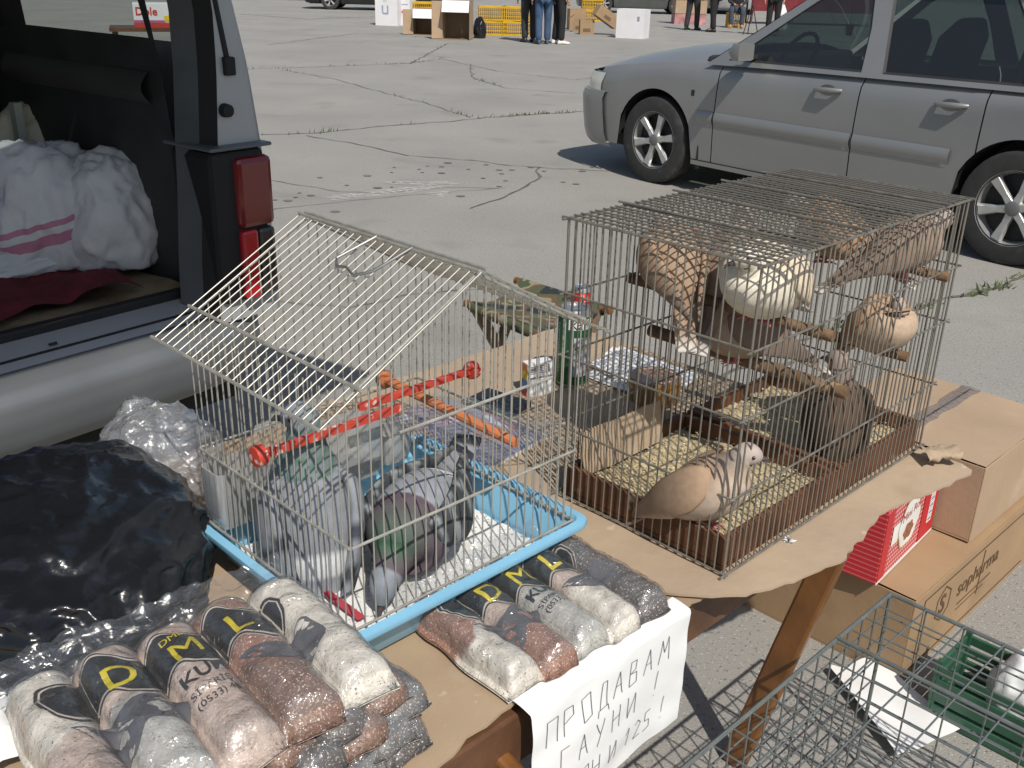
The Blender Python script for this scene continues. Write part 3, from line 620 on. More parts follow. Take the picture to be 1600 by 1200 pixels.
grit_pack('grit_bag', 'printed clear bag of pale grit tubes on top of the pile', .775, .352, zz+.002, R(-4), ['w', 'p', 'p', 'r', 'w'], lb=.33, la=.225, th=.040, seed=9.4, ends=['p', 'g', 'p', 'b', 'w'], group=GG)
grit_pack('grit_bag', 'pinkish grit bag sliding off the near side of the pile', .685, .305, T+.012, R(6), ['w', 'p', 'o', 'p'], lb=.22, la=.13, th=.034, seed=21., printed=False, flap=False, group=GG, tilt=R(12))

# ------------------------------------------------------------------ bags
def blob(name, label, cat, loc, rx, ry, h, mat, seed, amp=.16, sub=5, crease=.35, tops=(), flat=.0, rz=0., noth=False):
    bm = bmesh.new(); bmesh.ops.create_icosphere(bm, subdivisions=sub, radius=1.); sv = Vector((seed, seed*.7, seed*1.3))
    for v in bm.verts:
        d = v.co.normalized(); k = 1+amp*noise.noise(d*1.4+sv)
        r1 = 1-abs(noise.noise(d*2.6+sv*2)); r2 = 1-abs(noise.noise(d*5.5+sv*3)); r3 = 1-abs(noise.noise(Vector((d.x*13, d.y*13, d.z*5))+sv)); k += crease*(.16*(r1**3)+.09*(r2**3)+.05*r3**2)-crease*.13
        for (tx, ty, tz, s, w_) in tops:
            q = d.dot(Vector((tx, ty, tz)).normalized()); k += s*math.exp(-(1-q)/w_)
        c = d*k; v.co = Vector((c.x*rx, c.y*ry, max((c.z+.55)/1.55*h, .0)))
    me = bpy.data.meshes.new(name); bm.to_mesh(me); bm.free(); me.polygons.foreach_set('use_smooth', [True]*len(me.polygons)); me.materials.append(mat)
    o = bpy.data.objects.new(name, me); COL.objects.link(o); o.location = loc; o.rotation_euler.z = rz
    return props(o, label, cat) if not noth else o
blackbag = pm('black_bin_liner', (.010, .011, .013), .24, var=.2, scale=8, bump=.75, bscale=13., coat=.1)
c = P(110, 930, T); blob('bin_bag', 'stuffed shiny black bin bag lying on the stall cardboard', 'bag', W(1.215, .38, T+.006), .185, .25, .15, blackbag, 3.1, .10, 6, .5, [(.5, .6, .7, .10, .05), (-.2, -.6, .6, .07, .03)], rz=R(20))
c = P(245, 745, T); blob('clear_plastic_bag', 'crumpled clear plastic bag behind the black bin bag', 'bag', W(1.375, .60, T+.006), .085, .075, .145, film('crumpled_clear_bag', (.95, .955, .965), .16, .4, 1., 38.), 8.8, .2, 5, .9, [(-.3, .4, .9, .22, .03)], rz=R(30))
# paper with handwriting at the left, crumpled
paper_m = pm('white_paper', (.76, .76, .75), .75, var=.05, scale=7, bump=.05, bscale=15.)
pen_m = pm('pencil', (.10, .10, .11), .7)
r_ = stall_thing('handwritten_paper', 'crumpled white paper with handwriting stuck beside the grit bag pile', 'paper', BA(28, 1085, .69)[1], BA(28, 1085, .69)[0], T+.004)
def pf(u, v): x = (u-.5)*.13; y = (v-.5)*.19; return Vector((x+.01*math.sin(v*5), y, .012+.030*abs(math.sin(v*4.2+u*1.2))+.012*abs(2*u-1)+.007*nz(u*5, v*6)+.16*max(0, v-.70)*u))
MB().grid(pf, 16, 18).build('sheet', paper_m, r_, smooth='all', fixn=False)
lettering('handwriting', 'ЦА', .045, Matrix.Translation((-.055, -.02, 0)), pen_m, r_, lambda p: pf(min(1, max(0, p.x/.13+.5)), min(1, max(0, p.y/.19+.5)))+Vector((0, 0, .0012)), 1)

# hanging sign
sg = stall_thing('paper_sign', 'white paper sale sign in handwritten Cyrillic hanging from the table edge', 'sign', .628, .805, T)
SW, SH = .302, .215
def sf(u, v):     # v 0 top .. 1 bottom; bends over the edge then hangs
    x = (u-.5)*SW; s = v*SH
    if s < .03: return Vector((x, .012-s, .0135-.004*(s/.03)**2))
    d = s-.03; return Vector((x+.002*nz(v*3), -.0185-.006*math.sin(u*5+.5)*min(1, d*9)-.010*math.sin(d*14)*.4-.003*nz(u*5, v*5), .0095-d*.995))
MB().grid(sf, 40, 36).build('sheet', paper_m, sg, smooth='all', fixn=False)
STROKES = {'П': [[(0, 0), (0, 1), (.7, 1), (.7, 0)]], 'Р': [[(0, 0), (0, 1)], [(0, 1), (.6, .95), (.65, .6), (0, .45)]], 'О': [[(.1, 0), (0, .9), (.6, 1), (.65, .1), (.1, 0)]], 'Д': [[(-.05, -.25), (0, 0), (.75, 0), (.8, -.25)], [(.1, 0), (.3, 1), (.6, 1), (.65, 0)]], 'А': [[(0, 0), (.35, 1), (.65, 0)], [(.12, .4), (.58, .4)]], 'В': [[(0, 0), (.05, 1), (.5, .95), (.45, .6), (.05, .5), (.55, .45), (.55, .05), (0, 0)]], 'М': [[(0, 0), (.2, 1), (.4, .4), (.7, 1), (.8, 0)]], 'Г': [[(0, 0), (.05, 1), (.6, 1)]], 'У': [[(0, 1), (.3, .45)], [(.65, 1), (.1, -.1)]], 'Н': [[(0, 0), (.05, 1)], [(.6, 0), (.65, 1)], [(.03, .5), (.62, .55)]], 'И': [[(0, 1), (.02, 0), (.6, 1), (.62, 0)]], '!': [[(.2, .3), (.35, 1.15)], [(.1, 0), (.13, .05)]], '1': [[(0, .7), (.3, 1), (.25, 0)]], '2': [[(0, .8), (.3, 1), (.55, .75), (0, 0), (.6, .05)]], '5': [[(.6, 1), (.1, 1), (.05, .55), (.5, .5), (.5, .1), (0, 0)]], ' ': []}
def handwrite(line, x, y, h, sp):
    for ch in line:
        mb = MB()
        for st in STROKES.get(ch, []):
            pts = []
            for (p, q) in zip(st, st[1:]): pts += [(p[0]+(q[0]-p[0])*k/6, p[1]+(q[1]-p[1])*k/6) for k in range(6)]
            pts.append(st[-1]); w_ = .0011
            P3 = [(x+px*h*.75+.0012*nz(px*4, x*90), y-py*h-.001*nz(py*4, x*60)) for px, py in pts]
            for i in range(len(P3)-1):
                (xa, ya_), (xb, yb_) = P3[i], P3[i+1]; dx, dy = xb-xa, yb_-ya_; l_ = math.hypot(dx, dy) or 1; nx, ny = -dy/l_*w_/2, dx/l_*w_/2
                mb.add([sf((q[0]/SW), (q[1]/SH))+Vector((0, -.0012, .0012)) for q in ((xa+nx, ya_+ny), (xb+nx, yb_+ny), (xb-nx, yb_-ny), (xa-nx, ya_-ny))], [(0, 1, 2, 3)])
        if mb.v: mb.build('handwriting', pen_m, sg, fixn=False)
        x += sp if ch != ' ' else sp*.7
handwrite('ПРОДАВАМ', .022, .088, .036, .031)
handwrite('ГАУНИ !', .045, .138, .034, .033)
handwrite('ОН И 125 !', .085, .188, .030, .021)

# ------------------------------------------------------------------ small things on the stall
def lowbox(name, label, cat, b, a, z, wb, wa, h, rz, mat):
    r_ = thing(name, label, cat, W(a, b, z), R(45)+rz); MB().bbox(-wb/2, wb/2, -wa/2, wa/2, 0, h).build('body', mat, r_, bevel=.0015); return r_
zt = T+.0115
# tall green beer can
cn = thing('beer_can', 'tall green beer can standing on the cardboard between the two cages', 'can', P(893, 601, zt), R(-75)); Rr = .0325
can_al = pm('can_aluminium', (.62, .62, .62), .28, .9, var=.1, scale=30)
prof = [(.024, .0), (.0265, .001), (.0325, .012), (.0325, .153), (.0275, .163), (.0265, .1655), (.0278, .168), (.0262, .1682), (.0255, .164), (.001, .1635)]
MB().lathe(prof, 36).build('can_body', can_al, cn, smooth=True)
def wrap(x0, x1, z0, z1, mat, nm, e=.0003): MB().grid(lambda u, v: Vector(((Rr+e)*math.cos((x0+(x1-x0)*u)/Rr), (Rr+e)*math.sin((x0+(x1-x0)*u)/Rr), z0+(z1-z0)*v)), 40, 4).build(nm, mat, cn, smooth='all', fixn=False)
grn = pm('green_can_print', (.022, .12, .05), .3, .3, var=.2, scale=40); cwh = pm('white_print', (.72, .73, .72), .4)
wrap(-math.pi*Rr, math.pi*Rr, .0125, .1525, grn, 'green_label')
wrap(-.022, .048, .128, .149, cwh, 'name_panel', .0006); wrap(-.01, .05, .03, .112, pm('pale_print', (.42, .42, .46), .4, var=.5, scale=60, speck=[((.2, .25, .2), 30., .55, .1), ((.12, .12, .3), 40., .6, .1)]), 'picture_panel', .0006)
onc = lambda p: Vector(((Rr+.0011)*math.cos(p.x/Rr), (Rr+.0011)*math.sin(p.x/Rr), p.y))
lettering('print_letter', 'Kame', .024, Matrix.Translation((-.019, .1295, 0)), ink_k, cn, onc, 2)
for k in range(16): lettering('print_letter', 'lll', .0075, Matrix.Translation((-.047, .035+k*.0066, 0)), cwh, cn, onc, 0)
# brown parcel tape roll
tp = thing('tape_roll', 'roll of brown parcel tape standing on papers behind the dove cage', 'tape', P(1022, 622, zt+.004), R(20))
tape_m = pm('brown_parcel_tape', (.30, .155, .045), .22, var=.12, scale=20, coat=.5); core = pm('pink_print_core', (.72, .60, .58), .7, var=.06, speck=[((.45, .08, .14), 190., .56, .05)])
MB().lathe([(.040, 0), (.0495, .0), (.050, .001), (.050, .047), (.0495, .048), (.040, .048)], 44).build('tape', tape_m, tp, smooth=30)
mb = MB(); mb.lathe([(.0375, .0005), (.0398, .0), (.0398, .0485), (.0375, .0485)], 44); mb.f = [f for f in mb.f if len(f) == 4]; n4 = 44; mb.f += [(i, (i+1) % n4, 3*n4+(i+1) % n4, 3*n4+i) for i in range(n4)]
mb.build('core', core, tp, smooth=30, fixn=True)
for k in range(9):
    an0 = R(20+k*26); M_ = Matrix.Translation((0, 0, 0))
    for r2_ in range(3): lettering('print_letter', 'in ITALY', .0085, Matrix.Translation((-.0373*(an0+r2_*.3), .008+r2_*.013, 0)), pm('pink_ink', (.5, .1, .16), .6), tp, lambda p: Vector((.0372*math.cos(-p.x/.0373), .0372*math.sin(-p.x/.0373), p.y)), 0)
def leafsheet(name, label, pts, z, mat, curl=.008, lines=True):
    cs = [P(x, y, z) for x, y in pts]; o = sum(cs, Vector())/4; r_ = thing(name, label, 'paper', o, 0)
    def fn(u, v): p = cs[0].lerp(cs[1], u).lerp(cs[3].lerp(cs[2], u), v)-o; return Vector((p.x, p.y, .001+curl*(nz(u*2.5+z*99, v*2.5, len(label))+.6)*.6+curl*abs(u-.5)*.8))
    MB().grid(fn, 12, 12).build('sheet', mat, r_, smooth='all', fixn=False)
    if lines:
        mb = MB()
        for k in range(7):
            for q in range(3):
                v0 = .1+k*.12; u0 = .08+q*.3
                if random.random() < .8: mb.add([fn(u0, v0)+Vector((0, 0, .0030)), fn(u0+.22, v0)+Vector((0, 0, .0030)), fn(u0+.22, v0+.02)+Vector((0, 0, .0030)), fn(u0, v0+.02)+Vector((0, 0, .0030))], [(0, 1, 2, 3)])
        mb.build('printed_lines', pm('blue_grey_ink', (.25, .28, .36), .7), r_, fixn=False)
    return r_
leafsheet('loose_paper', 'white printed paper lying under the roll of brown tape', [(915, 592), (968, 545), (1095, 592), (1030, 640)], zt, paper_m)
leafsheet('loose_paper', 'white receipt paper with blue print lying beside the green can', [(922, 575), (958, 547), (1000, 560), (960, 598)], zt+.004, paper_m, .012)
# cigarette pack open, wallet, magazine in a bag
cg = thing('cigarette_pack', 'white cigarette pack with a colourful side standing by the green can', 'cigarette pack', P(838, 616, zt), R(30))
MB().bbox(-.028, .028, -.011, .011, 0, .072).build('pack', pm('pack_white', (.74, .74, .74), .5, var=.03), cg, bevel=.001)
for (z0_, z1_, cc) in ((.002, .018, (.45, .06, .05)), (.018, .038, (.08, .22, .40)), (.038, .055, (.70, .50, .05)), (.055, .070, (.55, .2, .06))): MB().bbox(-.0288, -.0282, -.0105, .0105, z0_, z1_).build('printed_side', pm('cig%d' % int(z0_*1000), cc, .5), cg)
for k in range(5): MB().bbox(-.022, .022, -.0118, -.0112, .05+k*.0035, .0512+k*.0035).build('printed_line', pm('cigline', (.2, .2, .24), .6), cg)
MB().bbox(-.026, .026, -.0119, -.0112, .0395, .0425).build('printed_line', pm('cigline', (.2, .2, .24), .6), cg)
wl_ = lowbox('wallet', 'flat black leather wallet lying on the cardboard behind the gable cage', 'wallet', *BA(775, 637, zt), zt, .085, .105, .014, R(8), pm('black_leather', (.018, .020, .028), .5, bump=.2, bscale=90.))
mg = thing('magazine', 'colourful magazine in a clear bag behind the gable cage', 'magazine', P(728, 682, zt), R(45+8))
mcol = pm('magazine_cover', (.34, .30, .38), .3, var=.5, scale=14, coat=.5, speck=[((.62, .30, .06), 12., .52, .12), ((.10, .10, .2), 16., .56, .1), ((.6, .25, .35), 20., .62, .06), ((.7, .7, .7), 24., .66, .03)])
MB().bbox(-.085, .085, -.12, .12, 0, .010).build('pages', paper_m, mg); MB().grid(lambda u, v: Vector(((u-.5)*.172, (v-.5)*.242, .0112+.012*math.sin(u*3.1)*v)), 10, 10).build('cover', mcol, mg, smooth='all', fixn=False)
MB().grid(lambda u, v: Vector(((u-.5)*.20, (v-.5)*.27, .0165+.012*math.sin(u*3.1)*v+.007*nz(u*6, v*6)+.005)), 24, 24).build('clear_wrapper', film_m, mg, smooth='all', fixn=False)
ft = thing('feather', 'small white downy feather caught by the cage base wire', 'feather', W(.607, 1.195, T+.016), R(30))
mb = MB()
for k in range(40): an = random.random()*6.28; el = random.random()*1.4; d = Vector((math.cos(an)*math.cos(el), math.sin(an)*math.cos(el), math.sin(el)))*random.uniform(.008, .014); sd_ = d.orthogonal().normalized()*.0015; mb.add([sd_, -sd_, d*.7+sd_, d], [(0, 1, 3, 2)])
mb.build('down', pm('white_down', (.8, .8, .78), .9), ft, fixn=False)

# ------------------------------------------------------------------ boxes beside the stall
brown_ink = pm('brown_print', (.12, .065, .03), .7)
boxm = pm('box_cardboard', (.34, .225, .125), .82, var=.10, scale=5, det=6, bump=.08, bscale=60., speck=[((.28, .18, .10), 4., .62, .2)])
boxm2 = pm('box_cardboard_pale', (.40, .285, .185), .82, var=.08, scale=5, det=6, bump=.08, bscale=60., speck=[((.46, .35, .25), 6., .6, .2)])
def carton(name, label, a0, b0, z, wb, wa, h, mat, rz=0.):
    """closed carton: near-left corner at (a0, b0); four walls, two meeting top flaps, bottom"""
    r_ = thing(name, label, 'box', W(a0, b0, z), R(45)+rz); t = .004
    MB().bbox(.0005, wb-.0005, .0005, wa-.0005, 0, .005).build('bottom', mat, r_)
    for (x0, x1, y0, y1) in ((0, wb, 0, t), (0, wb, wa-t, wa), (0, t, t, wa-t), (wb-t, wb, t, wa-t)): MB().bbox(x0, x1, y0, y1, 0.0052, h).build('side_panel', mat, r_, bevel=.001)
    mid = wa*.5
    for (y0, y1, s) in ((.001, mid-.0025, 1), (mid+.0025, wa-.001, -1)):
        MB().grid(lambda u, v: Vector((wb*u, y0+(y1-y0)*v, h+.0045+(.004*(v if s > 0 else 1-v)+.002*nz(u*4, v*3, h)))), 10, 6).build('top_flap', mat, r_, smooth='all', fixn=False)
    return r_
sop = carton('cardboard_box', 'long brown printed carton standing on the asphalt under the red box', .649, 1.893, 0, .78, .42, .215, boxm)
M_ = Matrix(((1, 0, 0, 0), (0, 0, -1, -.0012), (0, 1, 0, 0), (0, 0, 0, 1)))
def onface(x, z): return Matrix.Translation((x, -.0012, z)) @ Matrix.Rotation(R(90), 4, 'X')
lettering('print_letter', 'sopharma', .062, onface(.245, .115), brown_ink, sop, None, 0, .01)
mb = MB()
for (x0, x1, z0, z1) in ((.05, .70, .192, .196), (.05, .054, .02, .192), (.05, .70, .016, .020), (.26, .46, .085, .089), (.26, .42, .070, .073), (.38, .385, .06, .185)): mb = MB(); mb.poly([(x0, -.0012, z0), (x1, -.0012, z0), (x1, -.0012, z1), (x0, -.0012, z1)]); mb.build('printed_line', brown_ink, sop, fixn=False)
mb = MB(); hx = [(.165+.042*math.cos(R(60*k+30)), -.0012, .135+.048*math.sin(R(60*k+30))) for k in range(6)]
for k in range(6): p, q = Vector(hx[k]), Vector(hx[(k+1) % 6]); o = Vector((.165, -.0012, .135)); mb.add([p, q, q.lerp(o, .09), p.lerp(o, .09)], [(0, 1, 2, 3)])
mb.build('printed_emblem', brown_ink, sop, fixn=False); lettering('print_letter', 'S', .07, onface(.145, .112), brown_ink, sop, None, 0, .02)
cbx = carton('cardboard_box', 'taped pale brown carton on top of the long printed carton', .668, 2.205, .2255, .44, .43, .195, boxm2)
MB().grid(lambda u, v: Vector((-.003+.447*u, .19+.055*v, .2025+.004*math.sin(v*3.14)+.0015*nz(u*9, v*2))), 20, 4).build('tape_strip', film('packing_tape', (.86, .82, .75), .12, .5, .5, 60), cbx, smooth='all', fixn=False)
mb = MB()
mb.poly([(.1, .2140, .2062), (.43, .2125, .2062), (.43, .2170, .2062), (.1, .2155, .2062)]); mb.build('flap_gap', pm('gap_dark', (.03, .022, .015), .9), cbx, fixn=False)
# red checked box
rbx = thing('checked_box', 'red and white checked snack box standing on the long printed carton', 'box', W(.735, 1.872, .2255), R(45+4)); wb, wa, h = .325, .20, .182
rc = bpy.data.materials.new('red_check_print'); rc.use_nodes = True; MATS['red_check_print'] = rc; _n = rc.node_tree.nodes; _l = rc.node_tree.links; _b = _n['Principled BSDF']; _b.inputs['Roughness'].default_value = .45
_t = _n.new('ShaderNodeTexCoord'); fac = None
for ax in ('X', 'Z'):
    wv = _n.new('ShaderNodeTexWave'); wv.bands_direction = ax; wv.inputs['Scale'].default_value = 26; _l.new(_t.outputs['Object'], wv.inputs['Vector'])
    if fac is None: fac = wv.outputs['Fac']
    else:
        ad = _n.new('ShaderNodeMath'); ad.operation = 'ADD'; _l.new(fac, ad.inputs[0]); _l.new(wv.outputs['Fac'], ad.inputs[1]); fac = ad.outputs[0]
rm = _n.new('ShaderNodeValToRGB'); rm.color_ramp.elements[0].color = (.50, .02, .03, 1); rm.color_ramp.elements[1].color = (.74, .50, .50, 1); rm.color_ramp.elements[0].position = .35; rm.color_ramp.elements[1].position = .95
hf = _n.new('ShaderNodeMath'); hf.operation = 'MULTIPLY'; hf.inputs[1].default_value = .5; _l.new(fac, hf.inputs[0]); _l.new(hf.outputs[0], rm.inputs[0]); _l.new(rm.outputs[0], _b.inputs['Base Color'])
red_m = pm('red_print', (.50, .02, .03), .45, var=.06)
MB().bbox(0, wb, 0, wa, 0, h).build('carton', rc, rbx, bevel=.002)
MB().poly([(.232, -.0012, .001), (.324, -.0012, .001), (.324, -.0012, .180), (.232, -.0012, .180)]).build('red_panel', red_m, rbx, fixn=False)
MB().poly([(.001, -.0010, .001), (.04, -.0010, .001), (.04, -.0010, .177), (.001, -.0010, .177)]).build('red_panel', red_m, rbx, fixn=False)
MB().bbox(-.001, wb+.001, -.0016, -.0004, 0, .005).build('white_edge', pm('edge_white', (.75, .74, .72), .6), rbx)
def patch(x, z, rx, rz, mat, nm, e, lob=0.): MB().poly([(x+rx*(1+lob*math.cos(6*R(k*10)))*math.cos(R(k*10)), -e, z+rz*(1+lob*math.cos(6*R(k*10)))*math.sin(R(k*10))) for k in range(36)]).build(nm, mat, rbx, fixn=False)
patch(.145, .10, .062, .064, pm('gold_rim', (.5, .33, .12), .5), 'emblem_rim', .0016, .05); patch(.145, .10, .058, .060, pm('label_white', (.76, .74, .70), .5), 'emblem', .002, .05); patch(.145, .078, .028, .022, pm('nut_brown', (.30, .12, .06), .6, var=.4, scale=90), 'printed_picture', .0024, .1)
def onr(x, z, r_=0): return Matrix.Translation((x, -.0026, z)) @ Matrix.Rotation(R(90), 4, 'X') @ Matrix.Rotation(R(r_), 4, 'Z')
lettering('print_letter', 'Mini Rol', .030, onr(.098, .112, 6), pm('script_red', (.45, .06, .06), .5), rbx, None, 0, .0)
MB().poly([(.048, -.0016, .075), (.085, -.0016, .075), (.085, -.0016, .125), (.048, -.0016, .125)]).build('info_panel', pm('label_white', (.76, .74, .70), .5), rbx, fixn=False)
MB().poly([(.272, -.0016, .04), (.300, -.0016, .04), (.300, -.0016, .14), (.272, -.0016, .14)]).build('barcode_panel', pm('label_white', (.76, .74, .70), .5), rbx, fixn=False)
for k in range(15): z0_ = .045+k*.0062; MB().poly([(.276, -.002, z0_), (.296, -.002, z0_), (.296, -.002, z0_+.0016+.0022*(k % 3 == 0)), (.276, -.002, z0_+.0016+.0022*(k % 3 == 0))]).build('barcode_bar', pm('bar_blue', (.04, .04, .12), .6), rbx, fixn=False)
# crumpled tape / rolled cardboard scrap at the sheet's end
sc = thing('cardboard_scrap', 'curled torn scrap of cardboard by the far end of the dove cage', 'cardboard', W(.575, 1.635, T+.017), R(10))
MB().grid(lambda u, v: Vector(((u-.5)*.07, .020*math.cos(v*4.0)*(1+.5*nz(u*5, v*2)), .010+.009*math.sin(v*4.0)+.006*nz(u*9, v*5))), 16, 14).build('scrap', card2_m, sc, smooth='all', fixn=False)

# ------------------------------------------------------------------ grey-green mesh cage on the ground
gw = pm('green_grey_mesh_wire', (.20, .22, .213), .4, .5, var=.2, scale=40)
GA1, GA0, GB0, GB1, GZ = .597, -.02, .93, 1.60, .40
wc = stall_thing('mesh_cage', 'low grey green welded mesh cage on the asphalt in front of the stall', 'bird cage', (GA0+GA1)/2, (GB0+GB1)/2, 0)
gl_ = lambda b, a, z: Vector((b-(GB0+GB1)/2, a-(GA0+GA1)/2, z))
def gwire(p, q, r=.0017): wire(gl_(*p), gl_(*q), r, wc, gw)
st = .048; n1 = int((GB1-GB0)/st); n2 = int((GA1-GA0)/st*.72); n3 = int(GZ/.05)
for i in range(n1+1):
    b = GB0+(GB1-GB0)*i/n1; gwire((b, GA0, GZ), (b, GA1, GZ)); gwire((b, GA1, 0.004), (b, GA1, GZ)); gwire((b, GA0, .004), (b, GA0, GZ))
for i in range(n2+1):
    a = GA0+(GA1-GA0)*i/n2; gwire((GB0, a, GZ+.003), (GB1, a, GZ+.003)); gwire((GB0, a, .004), (GB0, a, GZ)); gwire((GB1, a, .004), (GB1, a, GZ))
for i in range(1, n3):
    z = GZ*i/n3
    gwire((GB0, GA1+.003, z), (GB1, GA1+.003, z)); gwire((GB0, GA0-.003, z), (GB1, GA0-.003, z)); gwire((GB0-.003, GA0, z), (GB0-.003, GA1, z)); gwire((GB1+.003, GA0, z), (GB1+.003, GA1, z))
for p, q in (((GB0, GA1, GZ), (GB1, GA1, GZ)), ((GB0, GA0, GZ), (GB1, GA0, GZ)), ((GB1, GA0, GZ), (GB1, GA1, GZ)), ((GB0, GA0, GZ), (GB0, GA1, GZ)), ((GB0, GA1, .004), (GB1, GA1, .004)), ((GB1, GA0, .004), (GB1, GA1, .004)), ((GB0, GA1, 0), (GB0, GA1, GZ)), ((GB1, GA1, 0), (GB1, GA1, GZ)), ((GB1-.20, GA0, GZ+.005), (GB1-.20, GA1, GZ+.005))):
    MB().tube([gl_(*p), gl_(*q)], .0038, 8).build('frame_rod', gw, wc, smooth=True)
leafsheet('loose_paper', 'white paper sheet lying on the asphalt inside the mesh cage', [(1292, 1050), (1362, 1035), (1500, 1145), (1400, 1190)], .006, paper_m, .02, False)
def white_pal(part, t, s): return (.70, .69, .66) if part == 'wing' or t < .8 else (.66, .62, .58)
blob('white_bag', 'white plastic bag stuffed into the green crate', 'bag', P(1592, 1112, .03), .07, .06, .14, pm('white_poly', (.72, .73, .72), .5, var=.06), 51., .18, 4, .8)
bird('pigeon', 'white pigeon crouching on the asphalt next to the white paper sheet', 'pigeon', W(.335, 1.20, .004), R(150), white_pal, pitch=8, neck=(50, .035), head=(-10, 0), tail=0, scale=1.15, group='white pigeons in the mesh cage', fat=1.1)
_cp = P(1545, 1120, .0); crt = thing('green_crate', 'open green plastic crate on the asphalt beyond the mesh cage', 'crate', (_cp.x+.03, _cp.y, .003), R(45))
grp = pm('green_plastic', (.03, .095, .055), .4, var=.2, scale=20)
MB().bbox(-.12, .04, -.14, .12, 0, .008).build('crate_floor', grp, crt)
for (x0, x1, y0, y1) in ((-.12, .04, -.14, -.132), (-.12, .04, .112, .12), (-.12, -.112, -.132, .112), (.032, .04, -.132, .112)):
    for k in range(4): MB().bbox(x0, x1, y0, y1, .012+k*.032, .034+k*.032).build('crate_slat', grp, crt, bevel=.002)
for (x, y) in ((-.112, -.132), (.032, -.132), (-.112, .112), (.032, .112)): MB().bbox(x-.006, x+.006, y-.006, y+.006, 0, .142).build('corner_post', grp, crt)

# ------------------------------------------------------------------ folding camouflage stool with red can
camo = bpy.data.materials.new('camouflage_canvas'); camo.use_nodes = True; MATS['camouflage_canvas'] = camo; _n = camo.node_tree.nodes; _l = camo.node_tree.links; _b = _n['Principled BSDF']; _b.inputs['Roughness'].default_value = .85
_t = _n.new('ShaderNodeTexCoord'); _z = _n.new('ShaderNodeTexNoise'); _z.inputs['Scale'].default_value = 13; _z.inputs['Detail'].default_value = 1.5; _z.inputs['Distortion'].default_value = .6; _l.new(_t.outputs['Object'], _z.inputs['Vector'])
_k = _n.new('ShaderNodeValToRGB'); _k.color_ramp.interpolation = 'CONSTANT'; e = _k.color_ramp.elements; e[0].color = (.022, .026, .03, 1); e[1].position = .40; e[1].color = (.075, .085, .04, 1)
for p_, c_ in ((.50, (.13, .075, .04, 1)), (.58, (.24, .21, .12, 1)), (.66, (.06, .075, .035, 1))): q = e.new(p_); q.color = c_
_l.new(_z.outputs['Fac'], _k.inputs[0]); _l.new(_k.outputs[0], _b.inputs['Base Color'])
SZ = .42; fl, fr, bl, br = P(733, 476, SZ), P(868, 534, SZ), P(812, 440, SZ), P(948, 484, SZ)
so = (fl+fr+bl+br)/4; stl = thing('folding_stool', 'folding wooden stool with a sagging camouflage canvas seat', 'stool', (so.x, so.y, 0), 0)
sL = lambda p: Vector((p.x-so.x, p.y-so.y, p.z))
for (p, q) in ((fl, fr), (bl, br)): d = (q-p).normalized()*.02; MB().tube([sL(p-d), sL(q+d)], .013, 10).build('seat_rail', oak_m, stl, smooth=True)
def seat(e):
    def f(u, v):
        p = fl.lerp(fr, .03+.94*u).lerp(bl.lerp(br, .03+.94*u), v); s = math.sin(math.pi*v); hang = 0
        return sL(p)+Vector((0, 0, .0145-.035*s+.002*nz(u*6, v*6)+e))
    return f
mb = MB(); mb.grid(seat(.002), 16, 18); mb.grid(seat(-.001), 16, 18, flip=True)
for (p, q, sy) in ((fl, fr, -1), (bl, br, 1)):     # canvas sleeve wrapped round each rail
    d = (q-p).normalized(); nn = Vector((-d.y, d.x, 0))*-sy
    mb.grid(lambda u, v: sL(p.lerp(q, .03+.94*u))+nn*(-.0155*math.sin(R(-20+220*v)))*-1*-1+Vector((0, 0, .0155*math.cos(R(-20+220*v))-.008*v)), 16, 10)
mb.build('canvas_seat', camo, stl, smooth='all', fixn=False)
lz = pm('stool_leg_wood', (.17, .10, .05), .5, var=.25, scale=18)
for (p, q, r2_) in ((fl, fr, .03), (bl, br, .97)):
    pass
for u_ in (.06, .94):        # crossed legs at both ends
    f_ = fl.lerp(fr, u_); b_2 = bl.lerp(br, u_)
    for (t_, g_) in ((f_, b_2), (b_2, f_)):
        foot = Vector((g_.x, g_.y, .0)); d = (t_-foot).normalized(); ax_ = (fr-fl).normalized(); n_ = d.cross(ax_)
        off = ax_*(.012 if t_ is f_ else -.012)
        MB().loft([[sL(c+off)+ax_*x*.010+n_*y*.020 for x, y in ((-1, -1), (1, -1), (1, 1), (-1, 1))] for c in (foot, t_)]).build('leg', lz, stl, bevel=.003)
for (p, q) in ((fl, fr), (bl, br)): MB().tube([sL(Vector((p.x, p.y, .06)).lerp(Vector((q.x, q.y, .06)), .06)), sL(Vector((p.x, p.y, .06)).lerp(Vector((q.x, q.y, .06)), .94))], .009, 8).build('foot_rail', lz, stl, smooth=True)
rc_ = P(906, 494, SZ); rcn = thing('drink_can', 'short red drink can standing on the camouflage stool', 'can', (rc_.x, rc_.y, SZ-.012), R(-60))
MB().lathe([(.024, 0), (.026, .001), (.033, .012), (.033, .100), (.0275, .112), (.0285, .115), (.0265, .1155), (.026, .112), (.001, .111)], 32).build('can_body', can_al, rcn, smooth=True)
redc = pm('red_can_print', (.42, .03, .02), .28, .4, var=.2, scale=30)
MB().lathe([(.0333, .013), (.0333, .0995)], 32).build('red_label', redc, rcn, smooth='all'); rcn.children[-1].data.polygons.foreach_get
lettering('print_letter', '7.5', .022, Matrix.Translation((-.02, .07, 0)), cwh, rcn, lambda p: Vector((.0338*math.cos(p.x/.0338), .0338*math.sin(p.x/.0338), p.y)), 1, .02)
lettering('print_letter', '1.8', .022, Matrix.Translation((.022, .07, 0)), cwh, rcn, lambda p: Vector((.0338*math.cos(p.x/.0338), .0338*math.sin(p.x/.0338), p.y)), 1, .02)

